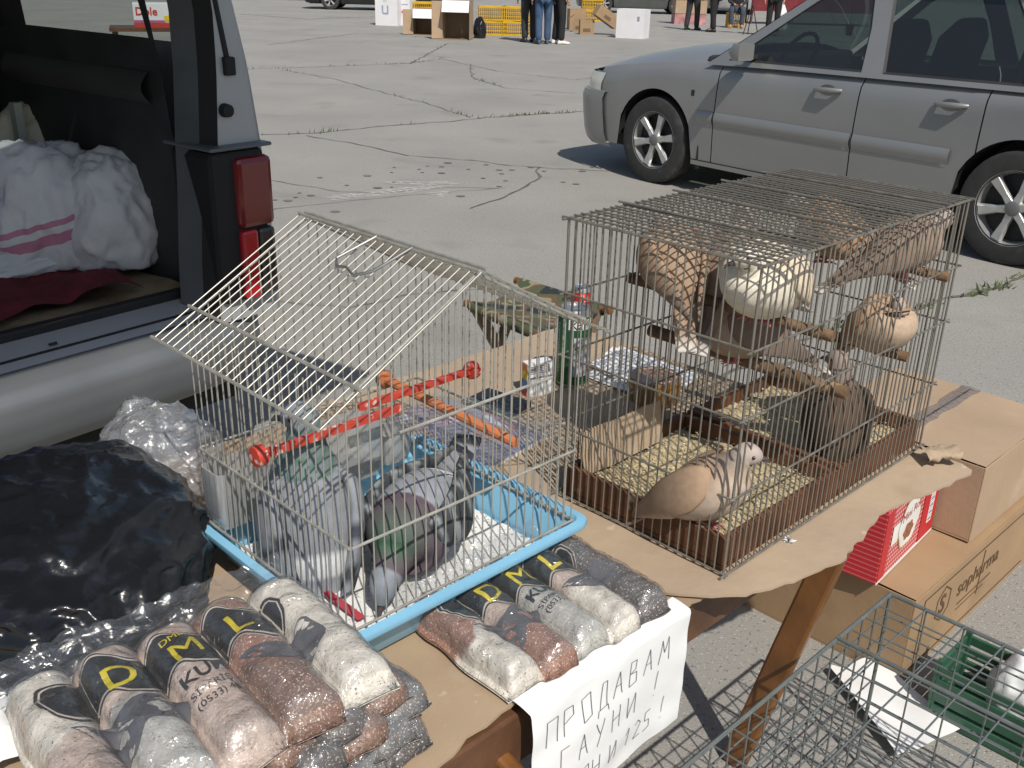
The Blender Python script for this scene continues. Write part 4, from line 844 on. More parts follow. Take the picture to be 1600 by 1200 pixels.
# ------------------------------------------------------------------ cars
tyre_m = pm('tyre_rubber', (.035, .034, .033), .85, var=.2, scale=20, speck=[((.10, .095, .085), 8., .6, .2)])
alloy_m = pm('alloy_rim', (.52, .52, .51), .35, .6, var=.12, scale=20); blk = pm('black_trim', (.02, .02, .021), .6, var=.2); dark_in = pm('dark_interior', (.022, .023, .024), .8, var=.3)
def car_glass(): return film('car_glass', (.30, .37, .34), .02, .15, .0, 2., .02)
lamp_m = pm('lamp_glass', (.62, .60, .55), .12, .0, var=.1, coat=.8); redl = pm('red_lamp', (.17, .010, .012), .18, coat=.7)
def interp(tab, x):
    if x <= tab[0][0]: return tab[0][1]
    for (x0, y0), (x1, y1) in zip(tab, tab[1:]):
        if x <= x1: return y0+(y1-y0)*(x-x0)/(x1-x0)
    return tab[-1][1]
def holed(outer, holes, mapf):
    """flat outline with holes, triangulated and bent through mapf(x, z)"""
    bm = bmesh.new()
    for lp in [outer]+holes:
        vs = [bm.verts.new((x, 0, z)) for x, z in lp]
        for i in range(len(vs)): bm.edges.new((vs[i], vs[(i+1) % len(vs)]))
    bmesh.ops.triangle_fill(bm, use_beauty=True, use_dissolve=False, edges=bm.edges[:]); bm.verts.ensure_lookup_table()
    mb = MB(); mb.add([mapf(v.co.x, v.co.z) for v in bm.verts], [tuple(v.index for v in f.verts) for f in bm.faces]); bm.free(); return mb
def dens(lp, d=.12):
    out = []
    for i in range(len(lp)):
        p, q = lp[i], lp[(i+1) % len(lp)]; n = max(1, int(math.hypot(q[0]-p[0], q[1]-p[1])/d)); out += [(p[0]+(q[0]-p[0])*k/n, p[1]+(q[1]-p[1])*k/n) for k in range(n)]
    return out
def wheel(parent, loc, side, r=.31):
    M_ = Matrix.Rotation(R(-90*side), 4, 'X')
    w_ = MB(); w_.lathe([(r-.115, -.09), (r-.03, -.10), (r-.008, -.09), (r, -.06), (r, .06), (r-.008, .09), (r-.03, .10), (r-.115, .09), (r-.12, .04), (r-.12, -.04)], 40, M_)
    w_.f = [f for f in w_.f if len(f) == 4]; n = 40; w_.f += [(i, (i+1) % n, 9*n+(i+1) % n, 9*n+i) for i in range(n)]
    o = w_.build('wheel', tyre_m, parent, smooth=35); o.location = loc
    rr = r-.112
    rm_ = MB(); rm_.lathe([(rr-.012, .035), (rr-.004, .085), (rr+.006, .092), (rr+.006, .07), (rr+.004, -.07), (rr-.012, -.07)], 40, M_); rm_.f = [f for f in rm_.f if len(f) == 4]; rm_.f += [(i, (i+1) % n, 5*n+(i+1) % n, 5*n+i) for i in range(n)]
    rm_.build('rim', alloy_m, o, smooth=35)
    MB().lathe([(.001, .02), (rr-.012, .02), (rr-.012, .0), (.001, .0)], 32, M_).build('backing_disc', blk, o)  # plain dark backing disc added behind the spokes
    for k in range(6):
        a = R(60*k+12); d = Vector((math.cos(a), math.sin(a), 0)); t = Vector((-d.y, d.x, 0)); z = Vector((0, 0, 1))
        MB().loft([[M_ @ (d*q+t*x*w2+z*(zc+y*.012)) for x, y in ((-1, -1), (1, -1), (.7, 1), (-.7, 1))] for q, w2, zc in ((.02, .030, .070), (.09, .024, .068), (rr-.008, .036, .076))]).build('spoke', alloy_m, o, bevel=.004)
    MB().lathe([(.045, .06), (.042, .082), (.03, .088), (.001, .088)], 24, M_).build('hub_cap', pm('hub_grey', (.2, .2, .2), .5, .4), o, smooth=True)
    return o
def car(name, label, loc, rz, paint, group=None, rear_only=False):
    root = thing(name, label, 'car', loc, rz, group); gl = car_glass()
    WB = -2.66; SILL = .235
    top = lambda x: interp([(-3.76, .88), (-3.4, .925), (-2.0, .905), (-.55, .885), (0., .855), (.45, .80), (.8, .735), (.9, .70)], x)
    def Y(x, z, tp=None):
        y = .872-.10*max(0, (z-.62))**1.2-.06*max(0, .45-z); y -= .16*max(0, (x-.35)/.55)**2.2+.10*max(0, (-3.1-x)/.66)**2.2
        tp = top(x) if tp is None else tp; k = max(0, (z-(tp-.10))/.10); return y-.045*k**2.5
    def bot(x):
        b = SILL
        for c in (0., WB):
            d = abs(x-c)
            if d < .365: b = max(b, .31+math.sqrt(.365**2-d*d))
        return b
    def side(nm, xa, xb, s, mat=paint, z0=None, z1=None, e=0., n=None):
        n = n or max(4, int(abs(xb-xa)/.035)); rows = 12
        def f(u, v):
            x = xa+(xb-xa)*u; lo_ = bot(x) if z0 is None else z0; hi_ = top(x) if z1 is None else z1; z = lo_+(hi_-lo_)*v; return Vector((x, s*(Y(x, z)+e), z))
        return MB().grid(f, n, rows, flip=(s < 0)).build(nm, mat, root, smooth=50, fixn=False)
    for s in (1, -1):
        side('fender', .62, -.548, s); fd = side('front_door', -.556, -1.625, s); rd = side('rear_door', -1.633, -2.40, s); side('quarter_panel', -2.408, -3.70, s)
        side('sill', -.38, -2.28, s, z0=.20, z1=SILL-.004, e=.012, n=30)
        for (xa, xb, dr) in ((-.40, -.545, None), (-.56, -1.62, fd), (-1.638, -2.26, rd)):
            o = MB(); o.grid(lambda u, v: Vector((xa+(xb-xa)*u, s*(Y(xa+(xb-xa)*u, .5+.085*v)+.004+.012*math.sin(math.pi*min(1, v*1.0))), .485+.09*v)), 12, 6, flip=(s < 0)); o = o.build('side_moulding', paint, root if dr is None else dr, smooth='all', fixn=False)
        for (xh, dr) in ((-1.42, fd), (-2.22, rd)):
            MB().tube([(xh+.10, s*(Y(xh, .80)+.006), .802), (xh+.06, s*(Y(xh, .80)+.034), .806), (xh-.05, s*(Y(xh, .80)+.036), .81), (xh-.09, s*(Y(xh, .80)+.006), .81)], [.011, .015, .016, .012], 10).build('handle', paint, dr, smooth=True)
            M_ = Matrix.Translation((xh+.01, s*(Y(xh, .80)+.0015), .805)) @ Matrix.Rotation(R(90), 4, 'X') @ Matrix.Diagonal((1, .55, 1, 1)); MB().lathe([(.001, -.001), (.06, -.001), (.062, .001), (.001, .001)], 24, M_).build('handle_recess', pm('recess_grey', (.11, .11, .115), .5), dr)
        # wheel-arch liners
        for c in (0., WB):
            MB().grid(lambda u, v: Vector((c+.362*math.cos(math.pi*u), s*(.865-.28*v-.01), .31+.362*math.sin(math.pi*u))), 24, 3).build('arch_liner', blk, root, smooth='all', fixn=False)
            MB().grid(lambda u, v: Vector((c+.38*v*math.cos(math.pi*u), s*.585, .31+.38*v*math.sin(math.pi*u))), 24, 2).build('arch_liner', blk, root, fixn=False)
            wheel(root, (c, s*.775, .31), s)
        MB().box((-.43, s*.80, .29), (.02, .13, .24)).build('mud_flap', blk, root, bevel=.006)
        MB().poly([(-.36, s*(Y(-.36, .68)+.0015), .66), (-.33, s*(Y(-.33, .68)+.0015), .66), (-.33, s*(Y(-.33, .68)+.0015), .70), (-.36, s*(Y(-.36, .68)+.0015), .70)]).build('emblem', blk, root, fixn=False)
        # greenhouse
        Yg = lambda x, z: .846-.42*max(0, z-.885)-.05*max(0, (-3.0-x))
        gp = lambda e: (lambda x, z: Vector((x, s*(Yg(x, z)+e), z)))
        out = [(-.42, .875), (-.75, 1.10), (-1.08, 1.335), (-1.25, 1.40), (-1.7, 1.425), (-2.6, 1.425), (-3.25, 1.40), (-3.42, 1.30), (-3.68, .90), (-3.0, .912), (-2.0, .902), (-1.0, .89)]
        w1 = [(-.60, .915), (-.78, 1.045), (-1.12, 1.30), (-1.20, 1.345), (-1.50, 1.365), (-1.56, 1.17), (-1.60, .925)]
        w2 = [(-1.74, .928), (-1.67, 1.20), (-1.625, 1.37), (-2.36, 1.37), (-2.50, 1.20), (-2.57, .938)]
        w3 = [(-2.69, .94), (-2.58, 1.20), (-2.47, 1.37), (-3.18, 1.345), (-3.36, 1.2), (-3.52, .94)]
        holed(dens(out), [dens(w_) for w_ in (w1, w2, w3)], gp(0)).build('window_frame', paint, root, fixn=True)
        for w_ in (w1, w2, w3):
            holed(dens(w_), [], gp(-.010)).build('side_window', gl, root)
            n = len(w_); cx = sum(p[0] for p in w_)/n; cz = sum(p[1] for p in w_)/n; mb = MB()
            ring2 = [(cx+(x-cx)*.965, cz+(z-cz)*.95) for x, z in w_]
            mb.add([gp(.0012)(x, z) for x, z in w_]+[gp(-.008)(x, z) for x, z in ring2], [(i, (i+1) % n, n+(i+1) % n, n+i) for i in range(n)]); mb.build('window_seal', blk, root, fixn=False)
        M_ = Matrix.Translation((-.80, s*.955, .985)); mb = MB(); mb.loft([[M_ @ Vector((x, s*max(-.9, min(.9, y*1.25))*.085, max(-.85, min(.85, z*1.25))*.062)) for y, z in [(math.cos(R(a)), math.sin(R(a))) for a in range(0, 360, 24)]] for x in (-.035,)]+[[M_ @ Vector((.02, s*max(-.9, min(.9, y*1.25))*.085, max(-.85, min(.85, z*1.25))*.060)) for y, z in [(math.cos(R(a)), math.sin(R(a))) for a in range(0, 360, 24)]], [M_ @ Vector((.06, s*y*.06, z*.035)) for y, z in [(math.cos(R(a)), math.sin(R(a))) for a in range(0, 360, 24)]]])
        mb.build('mirror', paint, root, smooth=True); MB().bbox(-.815, -.77, min(s*.80, s*.90), max(s*.80, s*.90), .94, .965).build('mirror_stalk', blk, root)
        for xs in (-1.45, -2.35):     # seats
            MB().loft([[Vector((xs+dx-z*.22, s*.36+y, .55+z)) for dx, y in ((-.06, -.24), (.06, -.24), (.06, .24), (-.06, .24))] for z in (0, .3, .55)]+[[Vector((xs+dx-.16, s*.36+y, 1.22)) for dx, y in ((-.04, -.12), (.04, -.12), (.04, .12), (-.04, .12))]]).build('seat', dark_in, root, bevel=.03)
    # hood, windscreen, roof, tailgate
    def hood(u, v):
        x = .86-1.30*v; y0_ = Y(x, top(x))-.0; y = (2*u-1)*y0_; return Vector((x-.05*(1-abs(2*u-1)**2)*-1*(1-v), y, top(x)+(.02+.095*math.sin(math.pi*min(.5, v*.62+.03)))*(1-abs(2*u-1)**3.2)))
    MB().grid(hood, 24, 20).build('hood', paint, root, smooth='all', fixn=False)
    MB().grid(lambda u, v: Vector((-.43-.66*v-.06*math.sin(math.pi*u)*(1-v)*-1, (2*u-1)*(.80-.18*v), .905+.455*v+.05*math.sin(math.pi*u)*(1-.6*v))), 16, 10).build('windscreen', gl, root, smooth='all', fixn=False)
    for k_ in (.2, -.35): MB().tube([(-.37, k_, .965), (-.47, k_+.30, .985), (-.52, k_+.48, .99)], .008, 6).build('wiper', blk, root, smooth=True)
    MB().grid(lambda u, v: Vector((-1.08-2.22*v, (2*u-1)*(.655+.02*math.sin(math.pi*v)), 1.375+.045*math.sin(math.pi*min(1, max(0, .12+.8*v)))+.03*math.sin(math.pi*u))), 16, 20).build('roof', paint, root, smooth='all', fixn=False)
    MB().grid(lambda u, v: Vector((-3.30-.40*v, (2*u-1)*(.64+.14*v), 1.40-.44*v)), 10, 6).build('rear_window', gl, root, fixn=False)
    MB().grid(lambda u, v: Vector((-3.70-.07*math.sin(math.pi*u)-.02*math.sin(math.pi*v), (2*u-1)*.80, .96-.40*v)), 12, 8).build('tailgate', paint, root, smooth='all', fixn=False)
    def plan(t):      # front outline seen from above, t 0..1 left to right
        q = crom([(.50, .868), (.72, .835), (.865, .72), (.925, .50), (.955, .22), (.96, 0), (.955, -.22), (.925, -.50), (.865, -.72), (.72, -.835), (.50, -.868)], 6); k = t*(len(q)-1); i = min(len(q)-2, int(k)); f_ = k-i; return (q[i][0]+(q[i+1][0]-q[i][0])*f_, q[i][1]+(q[i+1][1]-q[i][1])*f_)
    def front(zs, offs, t0, t1, nm, mat, n=40):
        m = len(zs)-1
        def f(u, v):
            x, y = plan(t0+(t1-t0)*u); k = v*m; i = min(m-1, int(k)); f_ = k-i; z = zs[i]+(zs[i+1]-zs[i])*f_; e = offs[i]+(offs[i+1]-offs[i])*f_; return Vector((x+e, y*(1+e*.25), z))
        return MB().grid(f, n, m*3).build(nm, mat, root, smooth=50, fixn=True)
    front([.20, .235, .30, .44, .55, .60, .605], [-.06, -.015, .01, .03, .04, .02, -.06], 0, 1, 'front_bumper', paint)
    front([.604, .66, .735], [-.015, -.02, -.055], .05, .30, 'headlight', lamp_m, 16); front([.604, .66, .735], [-.015, -.02, -.055], .70, .95, 'headlight', lamp_m, 16); front([.61, .66, .735], [-.03, -.035, -.06], .315, .685, 'grille', blk, 16)
    front([.70, .742], [-.075, -.09], .0, 1., 'nose_panel', paint)
    def rearb(u, v): t = math.pi*u; return Vector((-3.62-.22*math.sin(t)**.6-.03*math.sin(math.pi*v), .86*math.cos(t), .24+.34*v))
    MB().grid(rearb, 24, 8).build('rear_bumper', paint, root, smooth='all', fixn=False)
    for s in (1, -1): MB().bbox(-3.74, -3.66, min(s*.70, s*.82), max(s*.70, s*.82), .62, 1.18).build('tail_light', redl, root, bevel=.015)
    MB().bbox(-3.6, .75, -.57, .57, .17, .30).build('floor_pan', blk, root)  # dark box put in under the body for its shadow
    MB().bbox(-.50, -.36, -.78, .78, .62, .93).build('dashboard', dark_in, root, bevel=.03); M_ = Matrix.Translation((-.80, .36, .93)) @ Matrix.Rotation(R(65), 4, 'Y')
    MB().tube([M_ @ Vector((.18*math.cos(R(a)), .18*math.sin(R(a)), 0)) for a in range(0, 361, 20)], .014, 8).build('steering_wheel', dark_in, root, smooth=True)
    return root
silver = pm('silver_paint', (.275, .275, .27), .36, .4, var=.04, scale=3, coat=.35, speck=[((.30, .285, .26), 2.2, .62, .3)])
volvo = car('station_wagon', 'silver station wagon parked behind the dove cage', (1.648, 7.96, 0), math.atan2(.771, -.637), silver)
frs = thing('air_freshener', 'red cup-shaped air freshener hanging inside the silver station wagon', 'air freshener', volvo.matrix_basis @ Vector((-1.0, .1, 1.13)), 0)
MB().lathe([(.02, -.05), (.028, .02), (.0285, .021), (.001, .021)], 16).build('cup', pm('freshener_red', (.4, .03, .03), .5), frs, smooth=True); MB().tube([(0, 0, .02), (0, 0, .12)], .002, 5).build('cord', blk, frs)

# ------------------------------------------------------------------ van with open rear
VO = Vector((-.83, 2.403, 0)); VU = Vector((.625, .78, 0)).normalized(); VN = Vector((-VU.y, VU.x, 0)); VRZ = math.atan2(VU.y, VU.x)
def vl(x, y, z): p = P(x, y, z)-VO; return Vector((p.dot(VU), p.dot(VN), z))          # pixel at height z -> van axes
def vw(x, y, z): return VO+VU*x+VN*y+Vector((0, 0, z))
vpaint = pm('van_silver', (.42, .435, .45), .42, .2, var=.06, scale=3, coat=.25, speck=[((.30, .28, .25), 3., .62, .3)])
vbump = pm('van_bumper_grey', (.15, .16, .168), .42, .3, var=.1, scale=4, speck=[((.22, .20, .175), 5., .62, .2)])
trim = pm('van_dark_trim', (.030, .034, .034), .6, var=.25, scale=9); seal = pm('rubber_seal', (.012, .012, .013), .7)
van = thing('open_van', 'silver van with its tailgate raised and rear load space full of sacks', 'van', VO, VRZ)
# bumper wrapping round the right corner
plan = crom([(-1.50, .35), (-1.44, .10), (-1.30, .02), (-.7, -.012), (-.1, -.008), (.10, .008), (.22, .05), (.30, .14), (.335, .30), (.345, .55)], 6)
prof = [(.10, .565), (.045, .556), (.012, .542), (-.006, .518), (-.010, .470), (-.002, .420), (.020, .385), (.070, .360)]
def bf(u, v):
    k = u*(len(plan)-1); i = min(len(plan)-2, int(k)); f_ = k-i; p = Vector((plan[i][0]+(plan[i+1][0]-plan[i][0])*f_, plan[i][1]+(plan[i+1][1]-plan[i][1])*f_, 0)); q = Vector((*plan[i+1], 0))-Vector((*plan[i], 0)); n_ = Vector((-q.y, q.x, 0)).normalized()
    k = v*(len(prof)-1); j = min(len(prof)-2, int(k)); g_ = k-j; d = prof[j][0]+(prof[j+1][0]-prof[j][0])*g_; z = prof[j][1]+(prof[j+1][1]-prof[j][1])*g_; return p+n_*d+Vector((0, 0, z))
MB().grid(bf, 60, 21).build('rear_bumper', vbump, van, smooth='all')
MB().bbox(-1.3, .2, .10, .30, .30, .50).build('underbody', seal, van)
# sill step between bumper and load floor
MB().grid(lambda u, v: Vector((-1.32+1.50*u, .075+.10*v, .563+.035*v**.7)), 20, 6).build('sill_step', vpaint, van, smooth='all')
MB().bbox(-1.30, .12, .098, .104, .572, .580).build('sill_groove', seal, van); MB().bbox(-1.30, .14, .172, .20, .585, .622).build('sill_seal', seal, van, bevel=.008)
MB().lathe([(.001, 0), (.010, 0), (.010, .006), (.001, .006)], 12, Matrix.Translation((-.30, .118, .583)) @ Matrix.Rotation(R(-20), 4, 'X')).build('rubber_stop', seal, van)
# right rear pillar and right side
outx = lambda z: interp([(.5, .315), (.7, .31), (1.0, .294), (1.2, .278), (1.36, .252), (1.6, .20), (1.80, .14)], z); inx = lambda z: interp([(.5, .115), (.7, .125), (1.0, .155), (1.2, .18), (1.36, .19), (1.6, .14), (1.80, .07)], z)
def pil(u, v):
    z = .55+1.25*v; x0_, x1_ = inx(z), outx(z); t = u; x = x0_+(x1_-x0_)*min(1, t*1.35); return Vector((x, .03+.06*max(0, z-.9)+.10*max(0, t-.72)**1.3*4, z))
MB().grid(pil, 12, 30).build('rear_pillar', vpaint, van, smooth='all')
MB().grid(lambda u, v: Vector((inx(.55+1.25*v)-.020*u, .028+.06*max(0, .55+1.25*v-.9)+.05*u, .55+1.25*v)), 3, 24).build('door_seal', seal, van, smooth='all')
MB().grid(lambda u, v: Vector((inx(.58+1.2*v)-.020-.024*u, .078+.06*max(0, .58+1.2*v-.9)+.07*u, .58+1.2*v)), 3, 24).build('door_jamb', pm('jamb_grey', (.10, .11, .115), .5, .2), van, smooth='all')
sx = lambda z: outx(z)+.015
hole = [(.225, 1.265), (.25, 1.56), (.80, 1.58), (.85, 1.265)]
for s_, f_ in ((1, lambda y, z: Vector((sx(z), y, z))), (-1, lambda y, z: Vector((-1.04-sx(z), y, z)))):
    ol = [(.16, .50), (.16, 1.0), (.2, 1.4), (.25, 1.8), (1.5, 1.82), (2.5, 1.80), (3.05, 1.25), (3.9, 1.02), (4.05, .8), (4.05, .35), (3.75, .30), (3.68, .55), (3.4, .72), (3.1, .6), (2.98, .30), (1.15, .30), (1.08, .55), (.8, .72), (.52, .58), (.42, .36), (.2, .36)]
    hole2 = [(.30, 1.24), (.34, 1.56), (1.38, 1.58), (1.42, 1.24)]
    hs = [dens(hole2, .1)]
    hs.append(dens([(1.95, 1.22), (2.0, 1.6), (2.45, 1.6), (2.85, 1.25)], .1))
    holed(dens(ol, .1), hs, f_).build('side_panel', vpaint, van)
    holed(dens(hole2, .1), [], lambda y, z: f_(y, z)-Vector((s_*.012, 0, 0))).build('side_window', film('van_glass', (.55, .60, .58), .02, .1, .0, 2., .02), van)
    holed(dens([(1.95, 1.22), (2.0, 1.6), (2.45, 1.6), (2.85, 1.25)], .1), [], lambda y, z: f_(y, z)-Vector((s_*.012, 0, 0))).build('side_window', film('van_glass', (.55, .60, .58), .02, .1, .0, 2., .02), van)
    for yy in (.8, 3.36): wheel(van, (.20 if s_ > 0 else -1.24, yy, .30), s_*-1 if False else (1 if s_ > 0 else -1), .30).rotation_euler.z = R(90) if False else 0
for ch in [c for c in van.children if c.name.startswith('wheel')]: ch.rotation_euler = (0, 0, R(-90))
MB().grid(lambda u, v: Vector((-1.17+1.30*u, .10+2.5*v, 1.80+.05*math.sin(math.pi*u))), 12, 8).build('roof', vpaint, van, smooth='all', fixn=False)
MB().grid(lambda u, v: Vector((-1.17+1.30*u, .10+2.5*v, 1.775+.05*math.sin(math.pi*u))), 12, 8).build('headliner', pm('headliner', (.14, .14, .13), .9), van, smooth='all', fixn=False)
MB().grid(lambda u, v: Vector((-1.20+1.36*u, 2.6+.55*v, 1.82-.58*v)), 8, 6).build('windscreen', film('van_glass', (.55, .60, .58), .02, .1, .0, 2., .02), van, fixn=False)
MB().grid(lambda u, v: Vector((-1.33+1.62*u, 3.05+.95*v+.1*math.sin(math.pi*u)*v, 1.25-.24*v-.5*max(0, v-.85)*2)), 8, 10).build('hood', vpaint, van, smooth='all', fixn=False)
MB().bbox(-1.30, .26, 4.0, 4.12, .30, .95).build('front_end', vpaint, van, bevel=.05)
# tail lamp and dark corner below it
MB().bbox(.118, .285, .012, .20, .60, 1.005).build('tail_light', seal, van, bevel=.02); tlo = van.children[-1]
MB().bbox(.180, .293, -.004, .19, .80, .985).build('red_lens', redl, tlo, bevel=.015); MB().bbox(.182, .232, -.006, .05, .61, .796).build('bright_red_lens', pm('bright_red_lens', (.45, .012, .02), .2, coat=.7), tlo, bevel=.008); MB().bbox(.236, .291, -.003, .18, .61, .796).build('smoked_lens', pm('smoked_lens', (.045, .035, .035), .2, coat=.6), tlo, bevel=.012)
MB().bbox(.11, .30, .0, .21, 1.006, 1.016).build('lamp_cap', vbump, tlo, bevel=.005)
MB().grid(lambda u, v: Vector((.14+.205*math.sin(R(100*u)), .045+.22*(1-math.cos(R(100*u))), .545+.15*v+.0*u)), 16, 6).build('corner_panel', pm('dark_corner_plastic', (.055, .065, .075), .5), van, smooth='all')
for (x, y, z) in ((.19, .055, 1.10), ): MB().lathe([(.001, -.01), (.018, -.01), (.016, .012), (.001, .014)], 14, Matrix.Translation((x, y-.02, z)) @ Matrix.Rotation(R(90), 4, 'X')).build('rubber_stop', seal, van, smooth=True)
MB().tube([(.215, .05, 1.22), (.20, .06, 1.36), (.14, .02, 1.62), (.05, -.15, 1.80)], .008, 8).build('gas_strut', seal, van, smooth=True); MB().box((.215, .048, 1.205), (.03, .03, .045)).build('strut_bracket', seal, van, bevel=.004)
# interior
MB().bbox(-1.28, .14, .18, 2.2, .555, .585).build('load_floor', trim, van)
wall_o = [(.20, .58), (.20, 1.78), (2.0, 1.78), (2.0, .58)]
for xx, hs in ((.135, [dens(hole, .1)]), (-1.175, [dens(hole, .1)])): holed(dens(wall_o, .2), hs, lambda y, z: Vector((xx+(outx(max(z, .9))-.292)*(1 if xx > 0 else -1)*.9, y, z))).build('wall_trim', trim, van)
MB().grid(lambda u, v: Vector((.115-.025*math.sin(math.pi*v), .25+.75*u, 1.10+.08*v)), 10, 6).build('trim_ledge', pm('trim_lighter', (.05, .055, .05), .55), van, smooth='all')
MB().grid(lambda u, v: Vector((.13-.10*math.sin(math.pi*min(1, v*1.2))*math.sin(math.pi*(.1+.8*u)), .65+.7*u, .585+.30*v)), 12, 8).build('wheel_box', trim, van, smooth='all')
MB().bbox(-.20, .0, 1.0, 1.1, .60, 1.10).build('grey_panel', pm('grey_green_panel', (.09, .11, .10), .6), van, bevel=.03)
MB().bbox(.045, .068, .86, .89, .70, 1.05).build('painted_lit_strip', pm('painted_lit_strip', (.42, .47, .42), .7), van)  # pale bar for a sunlit strip, the light put into its colour
MB().bbox(-1.25, .12, 1.55, 1.60, .58, 1.35).build('seat_back', dark_in, van, bevel=.03)
# raised tailgate (hinged at the roof) ; small window placed to let sun onto the sacks
tg = MB(); tl2 = lambda x, t, h: Vector((x, .06-t*.985, 1.83+t*.23+h))
def tgp(h): return lambda x, t: tl2(x, t, h)
o_ = [(-1.20, 0), (.10, 0), (.16, .6), (.17, 1.12), (-1.27, 1.12), (-1.26, .6)]; hw = [(-1.0, .05), (-.45, .05), (-.45, .17), (-1.0, .17)]
holed(dens(o_, .15), [dens(hw, .15)], tgp(.035)).build('tailgate', vpaint, van); tgo = van.children[-1]; holed(dens(o_, .15), [dens(hw, .15)], tgp(-.005)).build('tailgate_lining', trim, tgo); holed(dens(hw, .15), [], tgp(.02)).build('tailgate_window', film('van_glass', (.55, .60, .58), .02, .1, .0, 2., .02), tgo)
# load: red blanket, beige mat, sacks, blue bag, red cloth, carton
bl = thing('beige_mat', 'beige folded mat lying under the red blanket in the van', 'mat', vw(0, 0, .586), VRZ)
MB().grid(lambda u, v: Vector((-1.22+1.34*u, .175+.9*v+.02*nz(u*6, 1)*(1-v), .012+.022*abs(math.sin(u*7+v*2))*(1-.5*v)+.012*nz(u*7, v*6)+.05*max(0, u-.88)*6*(1-v)*.25)), 40, 20).build('mat', pm('beige_felt', (.22, .17, .10), .95, var=.2, scale=20, bump=.3, bscale=80.), bl, smooth='all', fixn=False)
rb = thing('red_blanket', 'dark red blanket spread on the van load floor under the sacks', 'blanket', vw(0, 0, .600), VRZ)
MB().grid(lambda u, v: Vector((-1.22+1.24*u-.03*nz(v*5), .215+1.1*v+.025*math.sin(u*9)*(1-v), .030+.05*v+.026*abs(nz(u*6, v*5, 4))*2+.012*nz(u*17, v*15))), 50, 40).build('blanket', pm('red_wool', (.13, .014, .018), .95, var=.3, scale=18, bump=.4, bscale=70.), rb, smooth='all', fixn=False)
wov = pm('woven_sack', (.58, .60, .62), .6, var=.07, scale=8, bump=.12, bscale=120.); cream_s = pm('cream_sack', (.62, .60, .47), .6, var=.08, scale=8, bump=.12, bscale=120.)
wos = pm('striped_woven_sack', (.58, .60, .62), .6, var=.07, scale=8, bump=.12, bscale=120.)
_nt = wos.node_tree; _n = _nt.nodes; _l = _nt.links; _b = _n['Principled BSDF']; _src = _b.inputs['Base Color'].links[0].from_socket
_t = _n.new('ShaderNodeTexCoord'); _d = _n.new('ShaderNodeVectorMath'); _d.operation = 'DOT_PRODUCT'; _d.inputs[1].default_value = (-.22, .05, 1); _l.new(_t.outputs['Object'], _d.inputs[0])
_k = _n.new('ShaderNodeValToRGB'); _k.color_ramp.interpolation = 'CONSTANT'; e = _k.color_ramp.elements; e[0].color = (0, 0, 0, 1); e[1].position = .085; e[1].color = (.8, .8, .8, 1)
for p_, v_ in ((.115, 0), (.135, .8), (.15, 0)): q = e.new(p_); q.color = (v_, v_, v_, 1)
_mm = _n.new('ShaderNodeMix'); _mm.data_type = 'RGBA'; _l.new(_d.outputs['Value'], _k.inputs[0]); _l.new(_k.outputs[0], _mm.inputs['Factor']); _l.new(_src, _mm.inputs[6]); _mm.inputs[7].default_value = (.42, .09, .20, 1); _l.new(_mm.outputs[2], _b.inputs['Base Color'])
def sack(label, px, z, rx, ry, h, seed, mat, rz, stripes=()):
    p = vl(*px, z); o = blob('woven_sack', label, 'sack', vw(p.x, p.y, z), rx, ry, h, mat, seed, .16, 5, .65, [(-.5, .2, .8, .16, .06)], rz=VRZ+rz)
    o['group'] = 'sacks in the van'
    return o
s1 = sack('plump white woven sack with pink stripes leaning in the van', (88, 408), .65, .165, .12, .335, 4.4, wos, R(10))
s2 = sack('white woven sack slumped beside the tail light side of the van', (188, 408), .645, .14, .12, .30, 12.3, wov, R(-20))
s3 = sack('cream sack standing behind the pink striped sack', (105, 345), .66, .20, .11, .37, 15.7, cream_s, R(5))
s4 = sack('flattened white sack lying in front of the striped sack', (50, 424), .645, .22, .06, .075, 25.2, wov, R(3))
bb_ = vl(-22, 428, .64); blob('blue_bag', 'bright blue bag at the left side of the van load space', 'bag', vw(bb_.x, bb_.y, .64), .085, .09, .42, pm('blue_bag', (.01, .09, .42), .4, var=.15, scale=5), 31., .14, 4, .4, rz=VRZ)
rcl = thing('red_cloth', 'dark red cloth draped down inside the van', 'cloth', vw(0, 0, .62), VRZ)
MB().grid(lambda u, v: Vector((-1.05+.95*u-.12*v, 1.15+.05*math.sin(u*16)+.12*v*0, .95*(1-v)*(.55+.45*u)+.02*nz(u*4, v*4))), 40, 16).build('cloth', pm('red_cloth', (.15, .012, .014), .9, var=.2, scale=10), rcl, smooth='all', fixn=False)

# ------------------------------------------------------------------ people (far side of the lot)
def skin(name, verts, edges, radii, mat, parent, root_i=0, sub=2):
    me = bpy.data.meshes.new(name); me.from_pydata(verts, edges, []); o = bpy.data.objects.new(name, me); COL.objects.link(o)
    sk = o.modifiers.new('skin', 'SKIN'); sk.use_smooth_shade = True
    for i, v in enumerate(me.skin_vertices[0].data): r_ = radii[i]; v.radius = (r_ if isinstance(r_, tuple) else (r_, r_)); v.use_root = (i == root_i)
    ss = o.modifiers.new('sub', 'SUBSURF'); ss.levels = sub; ss.render_levels = sub
    bpy.context.view_layer.update(); m2 = bpy.data.meshes.new_from_object(o.evaluated_get(bpy.context.evaluated_depsgraph_get())); bpy.data.objects.remove(o)
    m2.materials.clear(); m2.materials.append(mat); m2.polygons.foreach_set('use_smooth', [True]*len(m2.polygons))
    o = bpy.data.objects.new(name, m2); COL.objects.link(o); o.parent = parent; return o
skin_m = pm('skin_tone', (.46, .27, .19), .55, var=.06)
